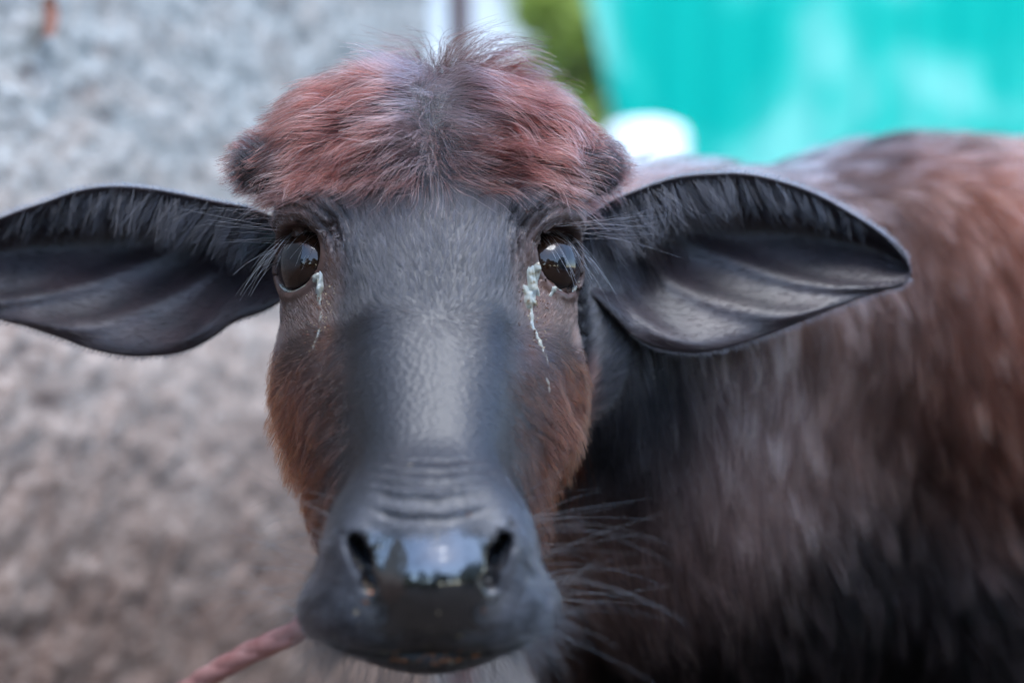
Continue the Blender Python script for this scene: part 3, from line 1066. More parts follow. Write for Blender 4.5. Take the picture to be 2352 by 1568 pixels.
# 5 lashes and brow whiskers
for sd in (1, -1):
    m_ = 40
    th = np.radians(rng.uniform(18, 150, m_))
    R0 = lid_point(sd, th, 1.03, .0012)
    e = mir(EYE_DIR, sd); uu_ = mir(_up, sd)
    outw = np.array([sd * 1.0, 0, 0])
    d = unit(e * .70 + outw * .25 + np.array([0, -.1, -.35]) + rng.normal(size=(m_, 3)) * .20)
    ln = rng.uniform(.010, .030, m_)
    t = np.linspace(0, 1, 7)[None, :, None]
    H = R0[:, None] + d[:, None] * ln[:, None, None] * t + np.array([sd * .15, 0, -1.0]) * (ln * rng.uniform(.55, 1.05, m_))[:, None, None] * t ** 2
    C = np.where(rng.random((m_, 1)) > .25, np.array([.26, .29, .33]), np.array([.05, .05, .055]))
    hair_obj('eyelashes', from_head(H), rng.uniform(.0001, .00017, m_), C, eyes[sd])
    m_ = 16
    base = EYE_C + np.stack([rng.uniform(-.012, .012, m_), rng.uniform(.012, .028, m_), np.full(m_, .024)], 1) @ EYE_M.T
    R0, _g = on_skin(from_head(mir(base, sd)))
    d = unit(rot_head(np.stack([np.full(m_, sd * 1.0), rng.uniform(-.15, .35, m_), rng.uniform(-.12, .22, m_)], 1)))
    ln = rng.uniform(.035, .072, m_)
    H = R0[:, None] + d[:, None] * ln[:, None, None] * t + np.array([0, 0, 1.0]) * (ln * rng.uniform(-.16, .12, m_))[:, None, None] * t ** 2
    hair_obj('brow_whiskers', H, rng.uniform(.00008, .00012, m_), np.tile(np.array([.07, .07, .08]), (m_, 1)) * rng.uniform(.3, 2.0, (m_, 1)), body)

# 6 ear fringes and rim fuzz
for sd in (1, -1):
    Gs, Ns = EAR_SURF[sd]
    nu, nv = Gs.shape[:2]
    m_ = 1500
    ui = rng.beta(1.1, 1.9, m_) * .82 + .02; vi = rng.uniform(.015, .16, m_)
    i = (ui * (nu - 1)).astype(int); j = (vi * (nv - 1)).astype(int)
    R0, NN = Gs[i, j], Ns[i, j]
    along = unit(Gs[np.minimum(i + 2, nu - 1), j] - Gs[i, j])
    ln = rng.uniform(.010, .030, m_) * np.interp(ui, [0, .35, .9], [1.5, 1.15, .45])
    cl = vnoise(np.stack([ui * 40, 0 * ui, 0 * ui + sd], 1), 1, 7)
    d = unit(np.array([0, -.35, -1.0]) + along * (.55 + .5 * cl)[:, None] + NN * .25 + rng.normal(size=(m_, 3)) * .16)
    t = np.linspace(0, 1, 6)[None, :, None]
    H = R0[:, None] + d[:, None] * ln[:, None, None] * t + along[:, None] * (ln * .25 * cl)[:, None, None] * t ** 2
    C = np.tile(np.array([.030, .030, .037]), (m_, 1)) * rng.uniform(.3, 1.6, (m_, 1))
    hair_obj('ear_fringe', H, rng.uniform(.00012, .0002, m_), C, ears[sd])
    m_ = 6000
    ui = rng.uniform(.02, .97, m_); vi = rng.uniform(.02, .985, m_)
    i = (ui * (nu - 1)).astype(int); j = (vi * (nv - 1)).astype(int)
    fu = (ui * (nu - 1) - i)[:, None]; fv = (vi * (nv - 1) - j)[:, None]
    i2 = np.minimum(i + 1, nu - 1); j2 = np.minimum(j + 1, nv - 1)
    R0 = Gs[i, j] * (1 - fu) * (1 - fv) + Gs[i2, j] * fu * (1 - fv) + Gs[i, j2] * (1 - fu) * fv + Gs[i2, j2] * fu * fv
    NN = Ns[i, j]; along = unit(Gs[np.minimum(i + 2, nu - 1), j] - Gs[np.maximum(i - 2, 0), j])
    d = unit(along + NN * .16 + rng.normal(size=(m_, 3)) * .13)
    ln = rng.uniform(.003, .0075, m_)
    t = np.linspace(0, 1, 4)[None, :, None]
    H = R0[:, None] + d[:, None] * ln[:, None, None] * t - NN[:, None] * (ln * .10)[:, None, None] * t ** 2
    C = np.tile(np.array([.007, .005, .006]), (m_, 1)) * rng.uniform(.3, 2.2, (m_, 1))
    hair_obj('ear_coat', H, rng.uniform(.00008, .00013, m_), C, ears[sd])
    m_ = 5000
    ui = rng.uniform(.03, .99, m_); top = rng.random(m_) < .7
    i = (ui * (nu - 1)).astype(int); j = np.where(top, 0, nv - 1)
    R0 = Gs[i, j] + np.stack([0 * ui, rng.uniform(0, .004, m_), 0 * ui], 1)
    d = unit(np.stack([sd * .8 + 0 * ui, rng.uniform(-.1, .9, m_), np.where(top, .8, -.55)], 1) + rng.normal(size=(m_, 3)) * .22)
    ln = rng.uniform(.0025, .0065, m_)
    t = np.linspace(0, 1, 4)[None, :, None]
    H = R0[:, None] + d[:, None] * ln[:, None, None] * t
    hair_obj('ear_rim_fuzz', H, rng.uniform(.00008, .00012, m_), np.tile(np.array([.075, .072, .080]), (m_, 1)) * rng.uniform(.4, 1.4, (m_, 1)), ears[sd])

# 7 coat of neck and body
TOCAM = unit(-CEN)
face_cam = (TN * TOCAM).sum(1)
dens = (CEN[:, 1] > .955) * np.clip(face_cam + .45, 0.04, 1) * np.where(CEN[:, 0] > .75, .35, 1) * np.where(CEN[:, 2] < -.45, .3, 1)
def body_flow(P, N):
    w = sstep(.30, .55, P[:, 0])[:, None]
    f = np.array([.10, 0, -1.0]) * (1 - w) + np.array([.75, .2, -.75]) * w
    f = f + .22 * np.stack([vnoise(P, 14, 101), vnoise(P, 14, 102), vnoise(P, 14, 103)], 1)
    topm = sstep(.55, .85, N[:, 2])[:, None]
    f = f * (1 - topm) + np.array([.9, .1, .25]) * topm
    return tang(f + .12 * rng.normal(size=P.shape), N)
P, N = roots(75000, dens)
F_ = body_flow(P, N)
ln = rng.uniform(.022, .042, len(P))
k = 5
t = np.linspace(0, 1, k)[None, :, None]
H = P[:, None] - N[:, None] * .001 + F_[:, None] * ln[:, None, None] * t + N[:, None] * (ln * rng.uniform(.18, .42, len(P)))[:, None, None] * (1.5 * t - t * t)
Gi = rng.choice(len(P), 2600, replace=False)
H, ix = clump(H, H[Gi], .0030, .65, 1.0)
cl = rng.random(2600)[ix]
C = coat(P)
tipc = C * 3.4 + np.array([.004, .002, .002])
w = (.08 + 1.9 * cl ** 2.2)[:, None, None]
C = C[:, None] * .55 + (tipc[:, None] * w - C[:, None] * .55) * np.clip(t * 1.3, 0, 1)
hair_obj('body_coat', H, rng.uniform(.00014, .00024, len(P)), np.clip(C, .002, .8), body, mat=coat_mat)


# ------------------------------------------------------------------ the setting
# trodden earth
g_mat = bpy.data.materials.new('earth')
nt, n, l, b = nodes(g_mat)
tc = n.new('ShaderNodeTexCoord')
n1 = noise(n, l, 1.3, 6, .6, tc.outputs['Object']); n2 = noise(n, l, 26, 5, .65, tc.outputs['Object'])
r1 = ramp(n, [(.30, (.028, .021, .017)), (.55, (.045, .035, .029)), (.75, (.075, .060, .050))])
mx = n.new('ShaderNodeMath'); mx.operation = 'ADD'
m2 = n.new('ShaderNodeMath'); m2.operation = 'MULTIPLY'; m2.inputs[1].default_value = .5
l.new(n1.outputs['Fac'], mx.inputs[0]); l.new(n2.outputs['Fac'], mx.inputs[1]); l.new(mx.outputs[0], m2.inputs[0])
l.new(m2.outputs[0], r1.inputs['Fac']); l.new(r1.outputs['Color'], b.inputs['Base Color'])
b.inputs['Roughness'].default_value = .95
bp = n.new('ShaderNodeBump'); bp.inputs['Strength'].default_value = .5; bp.inputs['Distance'].default_value = .02
l.new(n2.outputs['Fac'], bp.inputs['Height']); l.new(bp.outputs['Normal'], b.inputs['Normal'])
def ground():
    q = np.r_[np.linspace(-180, -6, 9)[:-1], np.linspace(-6, 9, 61), np.linspace(9, 180, 9)[1:]]
    X, Y = np.meshgrid(q, q, indexing='ij')
    P = np.stack([X.ravel(), Y.ravel(), 0 * X.ravel()], 1)
    P[:, 2] = .012 * vnoise(P, .9, 3) + .006 * vnoise(P, 3.1, 4) - .012
    m = len(q)
    Fs = [(i * m + j, (i + 1) * m + j, (i + 1) * m + j + 1, i * m + j + 1) for i in range(m - 1) for j in range(m - 1)]
    return mesh_obj('ground', P, Fs, g_mat)
tag(ground(), kind='structure')

# rough rendered wall on the left, running away from the lens
wall_mat = bpy.data.materials.new('rough_render')
nt, n, l, b = nodes(wall_mat)
at = n.new('ShaderNodeAttribute'); at.attribute_name = 'wallpos'
mp = n.new('ShaderNodeMapping'); mp.inputs['Scale'].default_value = (1, 1, 1.9); mp.inputs['Rotation'].default_value = (0, math.radians(14), 0)
l.new(at.outputs['Vector'], mp.inputs['Vector'])
gr = noise(n, l, 58, 5, .7, mp.outputs['Vector'], .3)          # grain
bl = noise(n, l, 7.5, 5, .65, mp.outputs['Vector'], .6)           # blotches
st = noise(n, l, 13, 3, .6, mp.outputs['Vector'], .8)           # brown spots
rg = ramp(n, [(.32, (.13, .128, .118)), (.46, (.265, .263, .246)), (.58, (.355, .352, .332)), (.70, (.46, .455, .435))])
l.new(gr.outputs['Fac'], rg.inputs['Fac'])
rb = ramp(n, [(.30, (.062, .037, .027)), (.46, (.122, .078, .060)), (.58, (.195, .136, .108)), (.70, (.30, .225, .19))])
l.new(gr.outputs['Fac'], rb.inputs['Fac'])
sx = n.new('ShaderNodeSeparateXYZ'); l.new(at.outputs['Vector'], sx.inputs[0])
# splashed mud towards the foot, uneven
mh = n.new('ShaderNodeMapRange'); mh.inputs['From Min'].default_value = .92; mh.inputs['From Max'].default_value = .48
l.new(sx.outputs['Z'], mh.inputs['Value'])
ad = n.new('ShaderNodeMath'); ad.operation = 'MULTIPLY_ADD'; ad.inputs[1].default_value = 1.1; 
l.new(bl.outputs['Fac'], ad.inputs[0]); 
sb = n.new('ShaderNodeMath'); sb.operation = 'SUBTRACT'; sb.inputs[1].default_value = .50
l.new(mh.outputs['Result'], sb.inputs[0]); l.new(sb.outputs[0], ad.inputs[2])
cl_ = n.new('ShaderNodeClamp'); l.new(ad.outputs[0], cl_.inputs['Value'])
rw = ramp(n, [(.30, (.27, .190, .150)), (.46, (.440, .340, .275)), (.58, (.560, .450, .375)), (.70, (.65, .55, .47))])
l.new(gr.outputs['Fac'], rw.inputs['Fac'])
mw = n.new('ShaderNodeMapRange'); mw.inputs['From Min'].default_value = 1.08; mw.inputs['From Max'].default_value = .78
l.new(sx.outputs['Z'], mw.inputs['Value'])
aw2 = n.new('ShaderNodeMath'); aw2.operation = 'MULTIPLY_ADD'; aw2.inputs[1].default_value = 1.6
sw2 = n.new('ShaderNodeMath'); sw2.operation = 'SUBTRACT'; sw2.inputs[1].default_value = .80
l.new(mw.outputs['Result'], sw2.inputs[0]); l.new(bl.outputs['Fac'], aw2.inputs[0]); l.new(sw2.outputs[0], aw2.inputs[2])
cw2 = n.new('ShaderNodeClamp'); l.new(aw2.outputs[0], cw2.inputs['Value'])
mwx = n.new('ShaderNodeMix'); mwx.data_type = 'RGBA'
l.new(cw2.outputs[0], mwx.inputs['Factor']); l.new(rg.outputs['Color'], mwx.inputs['A']); l.new(rw.outputs['Color'], mwx.inputs['B'])
m1 = n.new('ShaderNodeMix'); m1.data_type = 'RGBA'
l.new(cl_.outputs[0], m1.inputs['Factor']); l.new(mwx.outputs['Result'], m1.inputs['A']); l.new(rb.outputs['Color'], m1.inputs['B'])
rs = ramp(n, [(.60, (0, 0, 0)), (.70, (.75, .75, .75))])
l.new(st.outputs['Fac'], rs.inputs['Fac'])
m3 = n.new('ShaderNodeMix'); m3.data_type = 'RGBA'; m3.inputs['B'].default_value = (.085, .052, .042, 1)
l.new(rs.outputs['Color'], m3.inputs['Factor']); l.new(m1.outputs['Result'], m3.inputs['A'])
l.new(m3.outputs['Result'], b.inputs['Base Color'])
b.inputs['Roughness'].default_value = .92
b.inputs['Specular IOR Level'].default_value = .25
W0 = np.array([-.486, 1.35]); WD = np.array([.366, .85]); WD /= np.linalg.norm(WD)
WN_ = np.array([WD[1], -WD[0]])
def wall():
    na, nh = 330, 260
    a_ = np.r_[np.linspace(-2.6, -.55, 40)[:-1], np.linspace(-.55, .93, na - 39)]
    h_ = np.linspace(-.05, 2.5, nh)
    A_, Z_ = np.meshgrid(a_, h_, indexing='ij')
    Q = np.stack([A_.ravel(), 0 * A_.ravel(), Z_.ravel() * 1.6], 1)
    d = .004 * vnoise(Q, 7, 1) + .0045 * vnoise(Q, 26, 2) + .0045 * vnoise(Q, 60, 3)
    edge = np.minimum(1, (A_.ravel().max() - A_.ravel()) / .02)
    d = d - .02 * (1 - edge)
    FP = np.stack([W0[0] + WD[0] * A_.ravel() + WN_[0] * d, W0[1] + WD[1] * A_.ravel() + WN_[1] * d, Z_.ravel()], 1)
    m = len(a_)
    Fs = [(i * nh + j, (i + 1) * nh + j, (i + 1) * nh + j + 1, i * nh + j + 1) for i in range(m - 1) for j in range(nh - 1)]
    # back, top and end faces
    th = .22
    q = len(FP)
    c = np.array([[W0[0] + WD[0] * a0 - WN_[0] * th, W0[1] + WD[1] * a0 - WN_[1] * th, z] for a0 in (a_[0], a_[-1]) for z in (h_[0], h_[-1])])
    VV = np.vstack([FP, c])
    top = [i * nh + nh - 1 for i in range(m)]; end = [(m - 1) * nh + j for j in range(nh)]; sta = list(range(nh))
    Fs.append(tuple(top + [q + 3, q + 1]))
    Fs.append(tuple(end[::-1] + [q + 2, q + 3]))
    Fs.append(tuple(sta + [q + 1, q]))
    Fs.append((q, q + 1, q + 3, q + 2))
    o = mesh_obj('wall', VV, Fs, wall_mat)
    wp = np.zeros((len(VV), 3), np.float32); wp[:q, 0] = A_.ravel(); wp[:q, 2] = Z_.ravel(); wp[:q, 1] = d
    wp[q:, 0] = [a_[0], a_[0], a_[-1], a_[-1]]; wp[q:, 2] = [h_[0], h_[-1]] * 2; wp[q:, 1] = .3
    at_ = o.data.attributes.new('wallpos', 'FLOAT_VECTOR', 'POINT'); at_.data.foreach_set('vector', wp.ravel())
    return o
wo = wall()
tag(wo, 'rough grey cement wall with brown mud splashes beside the calf', 'wall')

def wall_hit(u, v):
    """point where the ray through a pixel meets the wall"""
    r = np.array([(u - 1176) / K, 1.0])
    t = np.linalg.solve(np.stack([r, -WD], 1), W0)
    return np.array([r[0] * t[0], t[0], CAM_H + (784 - v) / K * t[0]])

# dry leaf caught on the wall
leaf_mat = simple_mat('dry_leaf', (.17, .065, .036), .7)
def dry_leaf(u, v, ln, wd, ang, seed):
    c = wall_hit(u, v)
    ax = np.array([WD[0] * math.cos(ang), WD[1] * math.cos(ang), math.sin(ang)])
    nn_ = np.array([WN_[0], WN_[1], 0.0])
    ay = np.cross(nn_, ax)
    V, Fs = [], []
    m = 12
    for i in range(m + 1):
        t = i / m
        w = wd * math.sin(math.pi * min(1, t * 1.02)) ** .8 * (1 + .2 * math.sin(9 * t + seed))
        for j in (-1, -.5, 0, .5, 1):
            curl = .35 * wd * j * j + .25 * wd * math.sin(4 * t + seed)
            V.append(c + ax * (t - .5) * ln + ay * j * w + nn_ * (.012 + curl))
    q = len(V)
    V += [p - nn_ * .0008 for p in V]
    for i in range(m):
        for j in range(4):
            f = (i * 5 + j, (i + 1) * 5 + j, (i + 1) * 5 + j + 1, i * 5 + j + 1)
            Fs += [f, tuple(k + q for k in f[::-1])]
    tv, tf = tube([c - ax * .5 * ln * 1.5 + nn_ * .004, c - ax * .5 * ln + nn_ * .012, c + ax * .45 * ln + nn_ * (.012)], .0009, 5)
    V, Fs = merge([(np.array(V), Fs), (np.array(tv), tf)])
    return mesh_obj('dry_leaf', V, Fs, leaf_mat)
tag(dry_leaf(85, 38, .050, .013, math.radians(70), 1.0), 'curled orange brown dry leaf caught upright on the rough wall', 'leaf')

# thin brown post beyond the end of the wall
wood = bpy.data.materials.new('weathered_wood')
nt, n, l, b = nodes(wood)
tc = n.new('ShaderNodeTexCoord'); mp = n.new('ShaderNodeMapping'); mp.inputs['Scale'].default_value = (40, 40, 3)
l.new(tc.outputs['Object'], mp.inputs['Vector'])
nz = noise(n, l, 1, 5, .6, mp.outputs['Vector'])
rp = ramp(n, [(.3, (.03, .010, .010)), (.7, (.085, .032, .029))]); l.new(nz.outputs['Fac'], rp.inputs['Fac']); l.new(rp.outputs['Color'], b.inputs['Base Color'])
b.inputs['Roughness'].default_value = .8
def post(u, D, w, hgt, label):
    x = (u - 1176) / K * D
    z = np.linspace(-.08, hgt, 14)
    pts = np.stack([x + .006 * np.sin(z * 2.3), D + .005 * np.cos(z * 1.7), z], 1)
    r = w * (1 + .10 * np.sin(z * 5.1)) * np.linspace(1.08, .92, 14)
    tv, tf = tube(pts, r, 14)
    o = mesh_obj('wooden_post', tv, tf, wood)
    return tag(o, label, 'post')
post(1056, 2.75, .020, 2.7, 'thin dark red brown wooden post just past the wall end')

# pale building far behind
white = bpy.data.materials.new('whitewash')
nt, n, l, b = nodes(white)
tc = n.new('ShaderNodeTexCoord'); nz = noise(n, l, 2.2, 5, .6, tc.outputs['Object'])
rp = ramp(n, [(.3, (.70, .68, .67)), (.6, (.82, .81, .80))]); l.new(nz.outputs['Fac'], rp.inputs['Fac']); l.new(rp.outputs['Color'], b.inputs['Base Color'])
b.inputs['Roughness'].default_value = .85
dark_roof = simple_mat('roof_sheet', (.20, .17, .16), .7)
glass = simple_mat('window_pane', (.03, .035, .04), .12)
bld = empty('building', (-.2, 11.0, 0)); tag(bld, 'whitewashed single storey building far behind the wall end', 'building')
bm = bmesh.new(); box_bm(bm, -1.6, 12.6, 1.95, 6.4, 3.2, 3.9); bm_obj('wall', bm, white, bld)
bm = bmesh.new(); box_bm(bm, -1.6, 12.5, 4.0, 7.0, 4.0, .16); bm_obj('roof', bm, dark_roof, bld)
for wx in (-3.4, -1.5):
    bm = bmesh.new(); box_bm(bm, wx, 10.985, 1.7, 1.0, .05, 1.2); wf = bm_obj('window', bm, simple_mat('window_frame', (.25, .16, .11), .6), bld)
    for dx in (-.23, .23):
        bm = bmesh.new(); box_bm(bm, wx + dx, 10.955, 1.7, .40, .02, 1.05); bm_obj('pane', bm, glass, wf)

# teal sheeting hung as a screen behind the calf
tarp_mat = bpy.data.materials.new('teal_sheeting')
nt, n, l, b = nodes(tarp_mat)
tc = n.new('ShaderNodeTexCoord')
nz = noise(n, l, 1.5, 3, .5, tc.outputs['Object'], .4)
rp = ramp(n, [(.45, (.0, .46, .365)), (.52, (.03, .53, .43)), (.60, (.22, .66, .56))])  # paler stops paint sun dapple and glow spots into the sheet
b.inputs['Specular IOR Level'].default_value = .1
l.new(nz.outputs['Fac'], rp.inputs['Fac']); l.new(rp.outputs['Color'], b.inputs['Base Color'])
b.inputs['Roughness'].default_value = .45
b.inputs['Transmission Weight'].default_value = 0
tr = n.new('ShaderNodeBsdfTranslucent'); l.new(rp.outputs['Color'], tr.inputs['Color'])
ms = n.new('ShaderNodeMixShader'); ms.inputs['Fac'].default_value = .35
l.new(b.outputs[0], ms.inputs[1]); l.new(tr.outputs[0], ms.inputs[2]); l.new(ms.outputs[0], n['Material Output'].inputs['Surface'])
steel = simple_mat('galvanised_pole', (.30, .31, .32), .45, Metallic=.8)
TD = 4.4
scr = empty('tarpaulin_screen', (1.6, TD, 0)); tag(scr, 'bright teal tarpaulin screen hanging in folds behind the calf', 'tarpaulin')
def tarp():
    na, nh = 340, 50
    V, Fs = [], []
    for i in range(na):
        a_ = i / (na - 1)
        for j in range(nh):
            h = j / (nh - 1)
            z = .06 + 2.52 * h
            xl = (1405 - 1176) / K * TD - (z - 1.506) * .22
            x = xl + a_ * (5.4 - xl)
            fold = .009 * math.sin(x * 44 + 1.2 * math.sin(x * 3)) + .03 * math.sin(x * 4.1 + .8 * h) + .004 * math.sin(x * 90)
            V.append((x, TD + fold * (.6 + .4 * (1 - h)) + .25 * (x - 1.5) * .15, z))
    for i in range(na - 1):
        for j in range(nh - 1):
            Fs.append((i * nh + j, (i + 1) * nh + j, (i + 1) * nh + j + 1, i * nh + j + 1))
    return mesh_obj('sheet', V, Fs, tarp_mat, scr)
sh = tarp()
md = sh.modifiers.new('thickness', 'SOLIDIFY'); md.thickness = .0015
for pxx in (.34, 2.0, 3.7, 5.3):
    tv, tf = tube([(pxx, TD + .10 + (pxx - 1.5) * .04, -.1), (pxx, TD + .10 + (pxx - 1.5) * .04, 2.66)], .024, 12)
    mesh_obj('pole', tv, tf, steel, scr)
tv, tf = tube([(.10, TD + .045, 2.59), (5.45, TD + .15 + .10, 2.59)], .02, 10)
mesh_obj('top_rail', tv, tf, steel, scr)

# whitewashed post between calf and screen
plastic = simple_mat('whitewashed_concrete', (.78, .77, .75), .85)
def lathe(name, prof, c, mat, parent, seg=40):
    V, Fs = [], []
    for r, z in prof:
        for k in range(seg):
            a_ = 2 * math.pi * k / seg
            V.append((c[0] + r * math.cos(a_), c[1] + r * math.sin(a_), c[2] + z))
    for i in range(len(prof) - 1):
        for k in range(seg):
            k2 = (k + 1) % seg
            Fs.append((i * seg + k, i * seg + k2, (i + 1) * seg + k2, (i + 1) * seg + k))
    Fs.append(tuple(range(seg))[::-1]); Fs.append(tuple((len(prof) - 1) * seg + k for k in range(seg)))
    return mesh_obj(name, V, Fs, mat, parent)
TKD = 3.7
tkx = (1482 - 1176) / K * TKD
tank = empty('concrete_post', (tkx, TKD, 0)); tag(tank, 'stout whitewashed concrete post with domed cap in front of the teal screen', 'post')
ht = CAM_H + (784 - 290) / K * TKD - .05
rr_ = np.random.default_rng(5)
prof = [(.118, -.05)] + [(.112 + .003 * rr_.random(), z) for z in np.linspace(0, ht - .04, 16)] + [(.108, ht - .02)]
lathe('shaft', prof, (tkx, TKD, 0), plastic, tank)
lathe('cap', [(.109, ht - .025), (.111, ht - .01), (.109, ht + .015), (.100, ht + .040), (.060, ht + .056), (.02, ht + .060)], (tkx, TKD, 0), plastic, tank, 32)

# trees: one beside the screen, a row behind the photographer
bark = simple_mat('bark', (.11, .08, .06), .9)
def leaf_material(name, c0, c1):
    m = bpy.data.materials.new(name)
    nt, n, l, b = nodes(m)
    oi = n.new('ShaderNodeAttribute'); oi.attribute_name = 'shade'
    rp = ramp(n, [(0, c0), (1, c1)]); l.new(oi.outputs['Fac'], rp.inputs['Fac']); l.new(rp.outputs['Color'], b.inputs['Base Color'])
    b.inputs['Roughness'].default_value = .5
    tr = n.new('ShaderNodeBsdfTranslucent'); l.new(rp.outputs['Color'], tr.inputs['Color'])
    ms = n.new('ShaderNodeMixShader'); ms.inputs['Fac'].default_value = .3
    l.new(b.outputs[0], ms.inputs[1]); l.new(tr.outputs[0], ms.inputs[2]); l.new(ms.outputs[0], n['Material Output'].inputs['Surface'])
    return m
leaf_light = leaf_material('leaf_light', (.20, .27, .045), (.42, .48, .10))
leaf_dark = leaf_material('leaf_dark', (.035, .06, .018), (.08, .13, .035))
def tree(x, y, hgt, rad, z0, nl, mat, label, seed, group=None, lsz=.07, nc=16, cs=1.0):
    r_ = np.random.default_rng(seed)
    t = empty('tree', (x, y, 0)); tag(t, label, 'tree', group)
    z = np.linspace(-.1, hgt * .8, 10)
    pts = np.stack([x + .05 * np.sin(z * 1.3 + seed), y + .05 * np.cos(z * 1.1 + seed), z], 1)
    parts = [tube(pts, np.linspace(.085, .03, 10) * (hgt / 3.5), 9)]
    cl = []
    for k in range(nc):
        a_ = r_.uniform(0, 2 * math.pi); q = r_.random()
        zz = z0 + (hgt - z0) * (.08 + .84 * q)
        rr = rad * math.sin(math.pi * min(.95, .25 + .7 * q)) * r_.uniform(.35, .95)
        e = np.array([x + rr * math.cos(a_), y + rr * math.sin(a_), zz])
        s0 = pts[min(9, max(2, int(zz / (hgt * .8) * 8)))] - np.array([0, 0, .2])
        mid_ = (s0 + e) / 2 + np.array([0, 0, .12])
        parts.append(tube(catmull([s0, mid_, e], 7), np.linspace(.025, .008, 7), 5))
        cl.append((e, rad * r_.uniform(.28, .5) * cs))
    Vt, Ft = merge([(np.array(a0), b0) for a0, b0 in parts])
    mesh_obj('trunk', Vt, Ft, bark, t)
    ci = r_.integers(0, len(cl), nl)
    c = np.array([cl[k][0] for k in ci]); rr = np.array([cl[k][1] for k in ci])
    dv = unit(r_.normal(size=(nl, 3))) * (r_.random((nl, 1)) ** .45)
    c = c + dv * rr[:, None] * np.array([1, 1, .8])
    a1 = unit(r_.normal(size=(nl, 3)) + np.array([0, 0, -.4])); a2 = unit(np.cross(a1, r_.normal(size=(nl, 3))))
    sz = r_.uniform(.6, 1.3, (nl, 1)) * lsz
    nn_ = np.cross(a1, a2)
    q0 = c - a1 * sz; q1 = c + a2 * sz * .42 + nn_ * sz * .1; q2 = c + a1 * sz; q3 = c - a2 * sz * .42 + nn_ * sz * .1
    Vl = np.stack([q0, q1, q2, q3], 1).reshape(-1, 3)
    Fl = np.arange(nl * 4).reshape(-1, 4)
    o = mesh_obj('crown', Vl, Fl.tolist(), mat, t)
    at_ = o.data.attributes.new('shade', 'FLOAT', 'POINT'); at_.data.foreach_set('value', np.repeat(r_.random(nl), 4).astype(np.float32))
    return t
tree(.37, 6.6, 4.2, .34, .5, 26000, leaf_light, 'light green leafy tree beside the edge of the teal screen', 3, nc=80, cs=1.3, lsz=.055)
for k, (tx, ty, th_, tr_) in enumerate([(-3.6, -4.6, 3.0, 1.4), (-1.2, -5.2, 3.3, 1.4), (1.1, -4.8, 2.9, 1.4), (3.4, -5.3, 3.3, 1.5), (4.6, -2.0, 3.4, 1.4)]):  # last one, off to the right, added unseen to darken the eyes' reflections
    tree(tx, ty, th_, tr_, .15, 4600, leaf_dark, 'unseen dark green broadleaf tree in the row facing the calf', 20 + k, 'unseen trees in a row facing the calf', .13)

# pink rope tied round the neck, led off to a stake
rope_mat = bpy.data.materials.new('pink_rope')
nt, n, l, b = nodes(rope_mat)
tc = n.new('ShaderNodeTexCoord'); nz = noise(n, l, 60, 4, .6, tc.outputs['Object'])
rp = ramp(n, [(.3, (.30, .115, .095)), (.7, (.48, .25, .215))]); l.new(nz.outputs['Fac'], rp.inputs['Fac']); l.new(rp.outputs['Color'], b.inputs['Base Color'])
b.inputs['Roughness'].default_value = .9
kn, _g = on_skin(from_head(np.array([[-.030, 1.000, -.075]])))
kn = kn[0] + _g[0] * .006
anchor = wall_hit(150, 1800) - np.array([0, 0, CAM_H])
anchor[:2] += WN_ * .030
lead = [px(705, 1428, .99), px(570, 1500, 1.01), px(455, 1568, 1.04), px(320, 1672, 1.12), anchor]
kq = [kn + np.array([.012 * math.cos(a0), .012 * math.sin(a0) * .6, .010 * math.sin(a0 + 1)]) for a0 in np.linspace(0, 9, 9)]
ctrl = np.vstack([kq, (kn + lead[0]) / 2 + np.array([0, 0, -.02]), lead])
path = up(catmull(ctrl, 420))
RR = .0078
T_ = unit(np.gradient(path, axis=0)); a_ = unit(np.cross(T_, np.array([.1, .2, 1.0]))); b2 = np.cross(T_, a_)
ln_ = np.r_[0, np.cumsum(np.linalg.norm(np.diff(path, axis=0), axis=1))]
strands = []
for s0 in range(3):
    ph = ln_ / .085 * 2 * math.pi + s0 * 2 * math.pi / 3
    strands.append(tube(path + RR * .24 * (np.cos(ph)[:, None] * a_ + np.sin(ph)[:, None] * b2), RR * .84, 8))
Vr, Fr = merge([(np.array(a0), b0) for a0, b0 in strands])
tag(mesh_obj('rope', Vr, Fr, rope_mat), 'faded pink twisted rope leading off from behind the calf muzzle', 'rope')
rust = simple_mat('rusty_iron', (.07, .032, .022), .8)
aw_ = up(anchor)
rg_ = empty('tether_ring', tuple(aw_)); tag(rg_, 'rusty iron tether ring fixed low on the rough wall', 'ring')
nw = np.array([WN_[0], WN_[1], 0.0])
tv, tf = tube([aw_ - nw * .06, aw_ - nw * .005], .007, 10); mesh_obj('pin', tv, tf, rust, rg_)
dw = np.array([WD[0], WD[1], 0.0])
ring = [aw_ + .022 * math.cos(a0) * dw + .022 * math.sin(a0) * np.array([0, 0, 1.0]) - np.array([0, 0, .018]) - nw * .004 for a0 in np.linspace(0, 2 * math.pi, 24)]
tv, tf = tube(ring, .004, 6, False); mesh_obj('ring', tv, tf, rust, rg_)

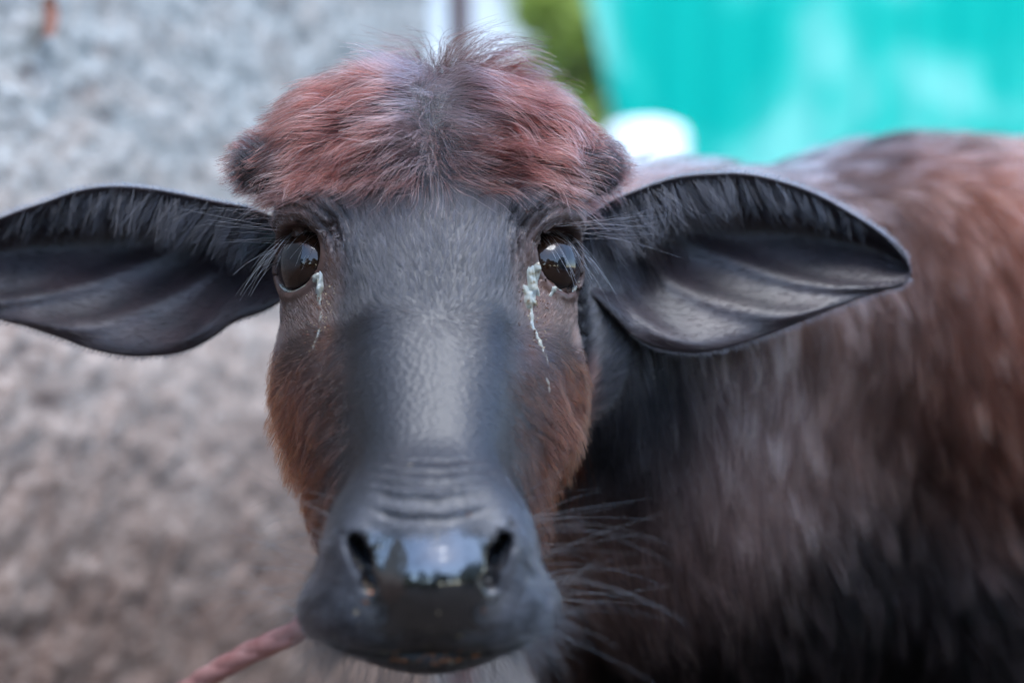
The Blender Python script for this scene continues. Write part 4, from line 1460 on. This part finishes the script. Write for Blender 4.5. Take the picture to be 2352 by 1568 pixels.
# bits of feed stuck to nose, lips and chin
crumb_mat = simple_mat('feed_crumb', (.24, .085, .025), .6)
crumb_pale = simple_mat('feed_crumb_pale', (.32, .26, .16), .5)
def crumbs(name, spots, mat, size, D):
    parts = []
    Pq, gq = on_skin(px(np.array([q[0] for q in spots]), np.array([q[1] for q in spots]), D))
    for p, g_ in zip(Pq, gq):
        bmx = bmesh.new(); bmesh.ops.create_icosphere(bmx, subdivisions=1, radius=1)
        v_ = np.array([tuple(v.co) for v in bmx.verts]); f_ = [tuple(v.index for v in f.verts) for f in bmx.faces]; bmx.free()
        sc_ = size * rng.uniform(.5, 1.3) * np.array([1.5, 1, .7])
        Rm = np.linalg.qr(rng.normal(size=(3, 3)))[0]
        v_ = (v_ * (1 + .25 * rng.normal(size=(len(v_), 1)))) * sc_ @ Rm.T + p + g_ * size * .4
        parts.append((v_, f_))
    Vc, Fc = merge(parts)
    o = mesh_obj(name, up(Vc), Fc, mat, body, False); o['kind'] = 'stuff'
    return o
pad = [(822, 1330), (829, 1342), (824, 1318), (838, 1395), (846, 1390), (834, 1374), (1112, 1400), (1078, 1188)]
chin = [(rng.uniform(880, 1110), rng.uniform(1515, 1555)) for _ in range(34)]
crumbs('feed_crumbs', pad + chin, crumb_mat, .0009, .735)
crumbs('feed_crumbs', [(905, 1265), (972, 1268), (1000, 1262), (815, 1285), (1148, 1300), (905, 976), (1000, 1360), (1060, 1440), (1215, 1330), (780, 1450)] + [(rng.uniform(812, 850), rng.uniform(1290, 1420)) for _ in range(8)] + [(rng.uniform(880, 1110), rng.uniform(1500, 1550)) for _ in range(10)], crumb_pale, .0006, .735)
crumbs('dust_specks', [(rng.normal(745, 25), rng.uniform(650, 830)) for _ in range(60)] + [(rng.normal(1232, 25), rng.uniform(660, 830)) for _ in range(70)], crumb_pale, .00035, .86)
crumbs('dust_clods', [(1192, 990), (1197, 996), (1187, 988), (1200, 1000)] + [(rng.normal(745, 30), rng.uniform(650, 830)) for _ in range(60)] + [(rng.normal(1235, 30), rng.uniform(660, 830)) for _ in range(60)], simple_mat('dust_clod', (.09, .038, .024), .9), .0005, .86)
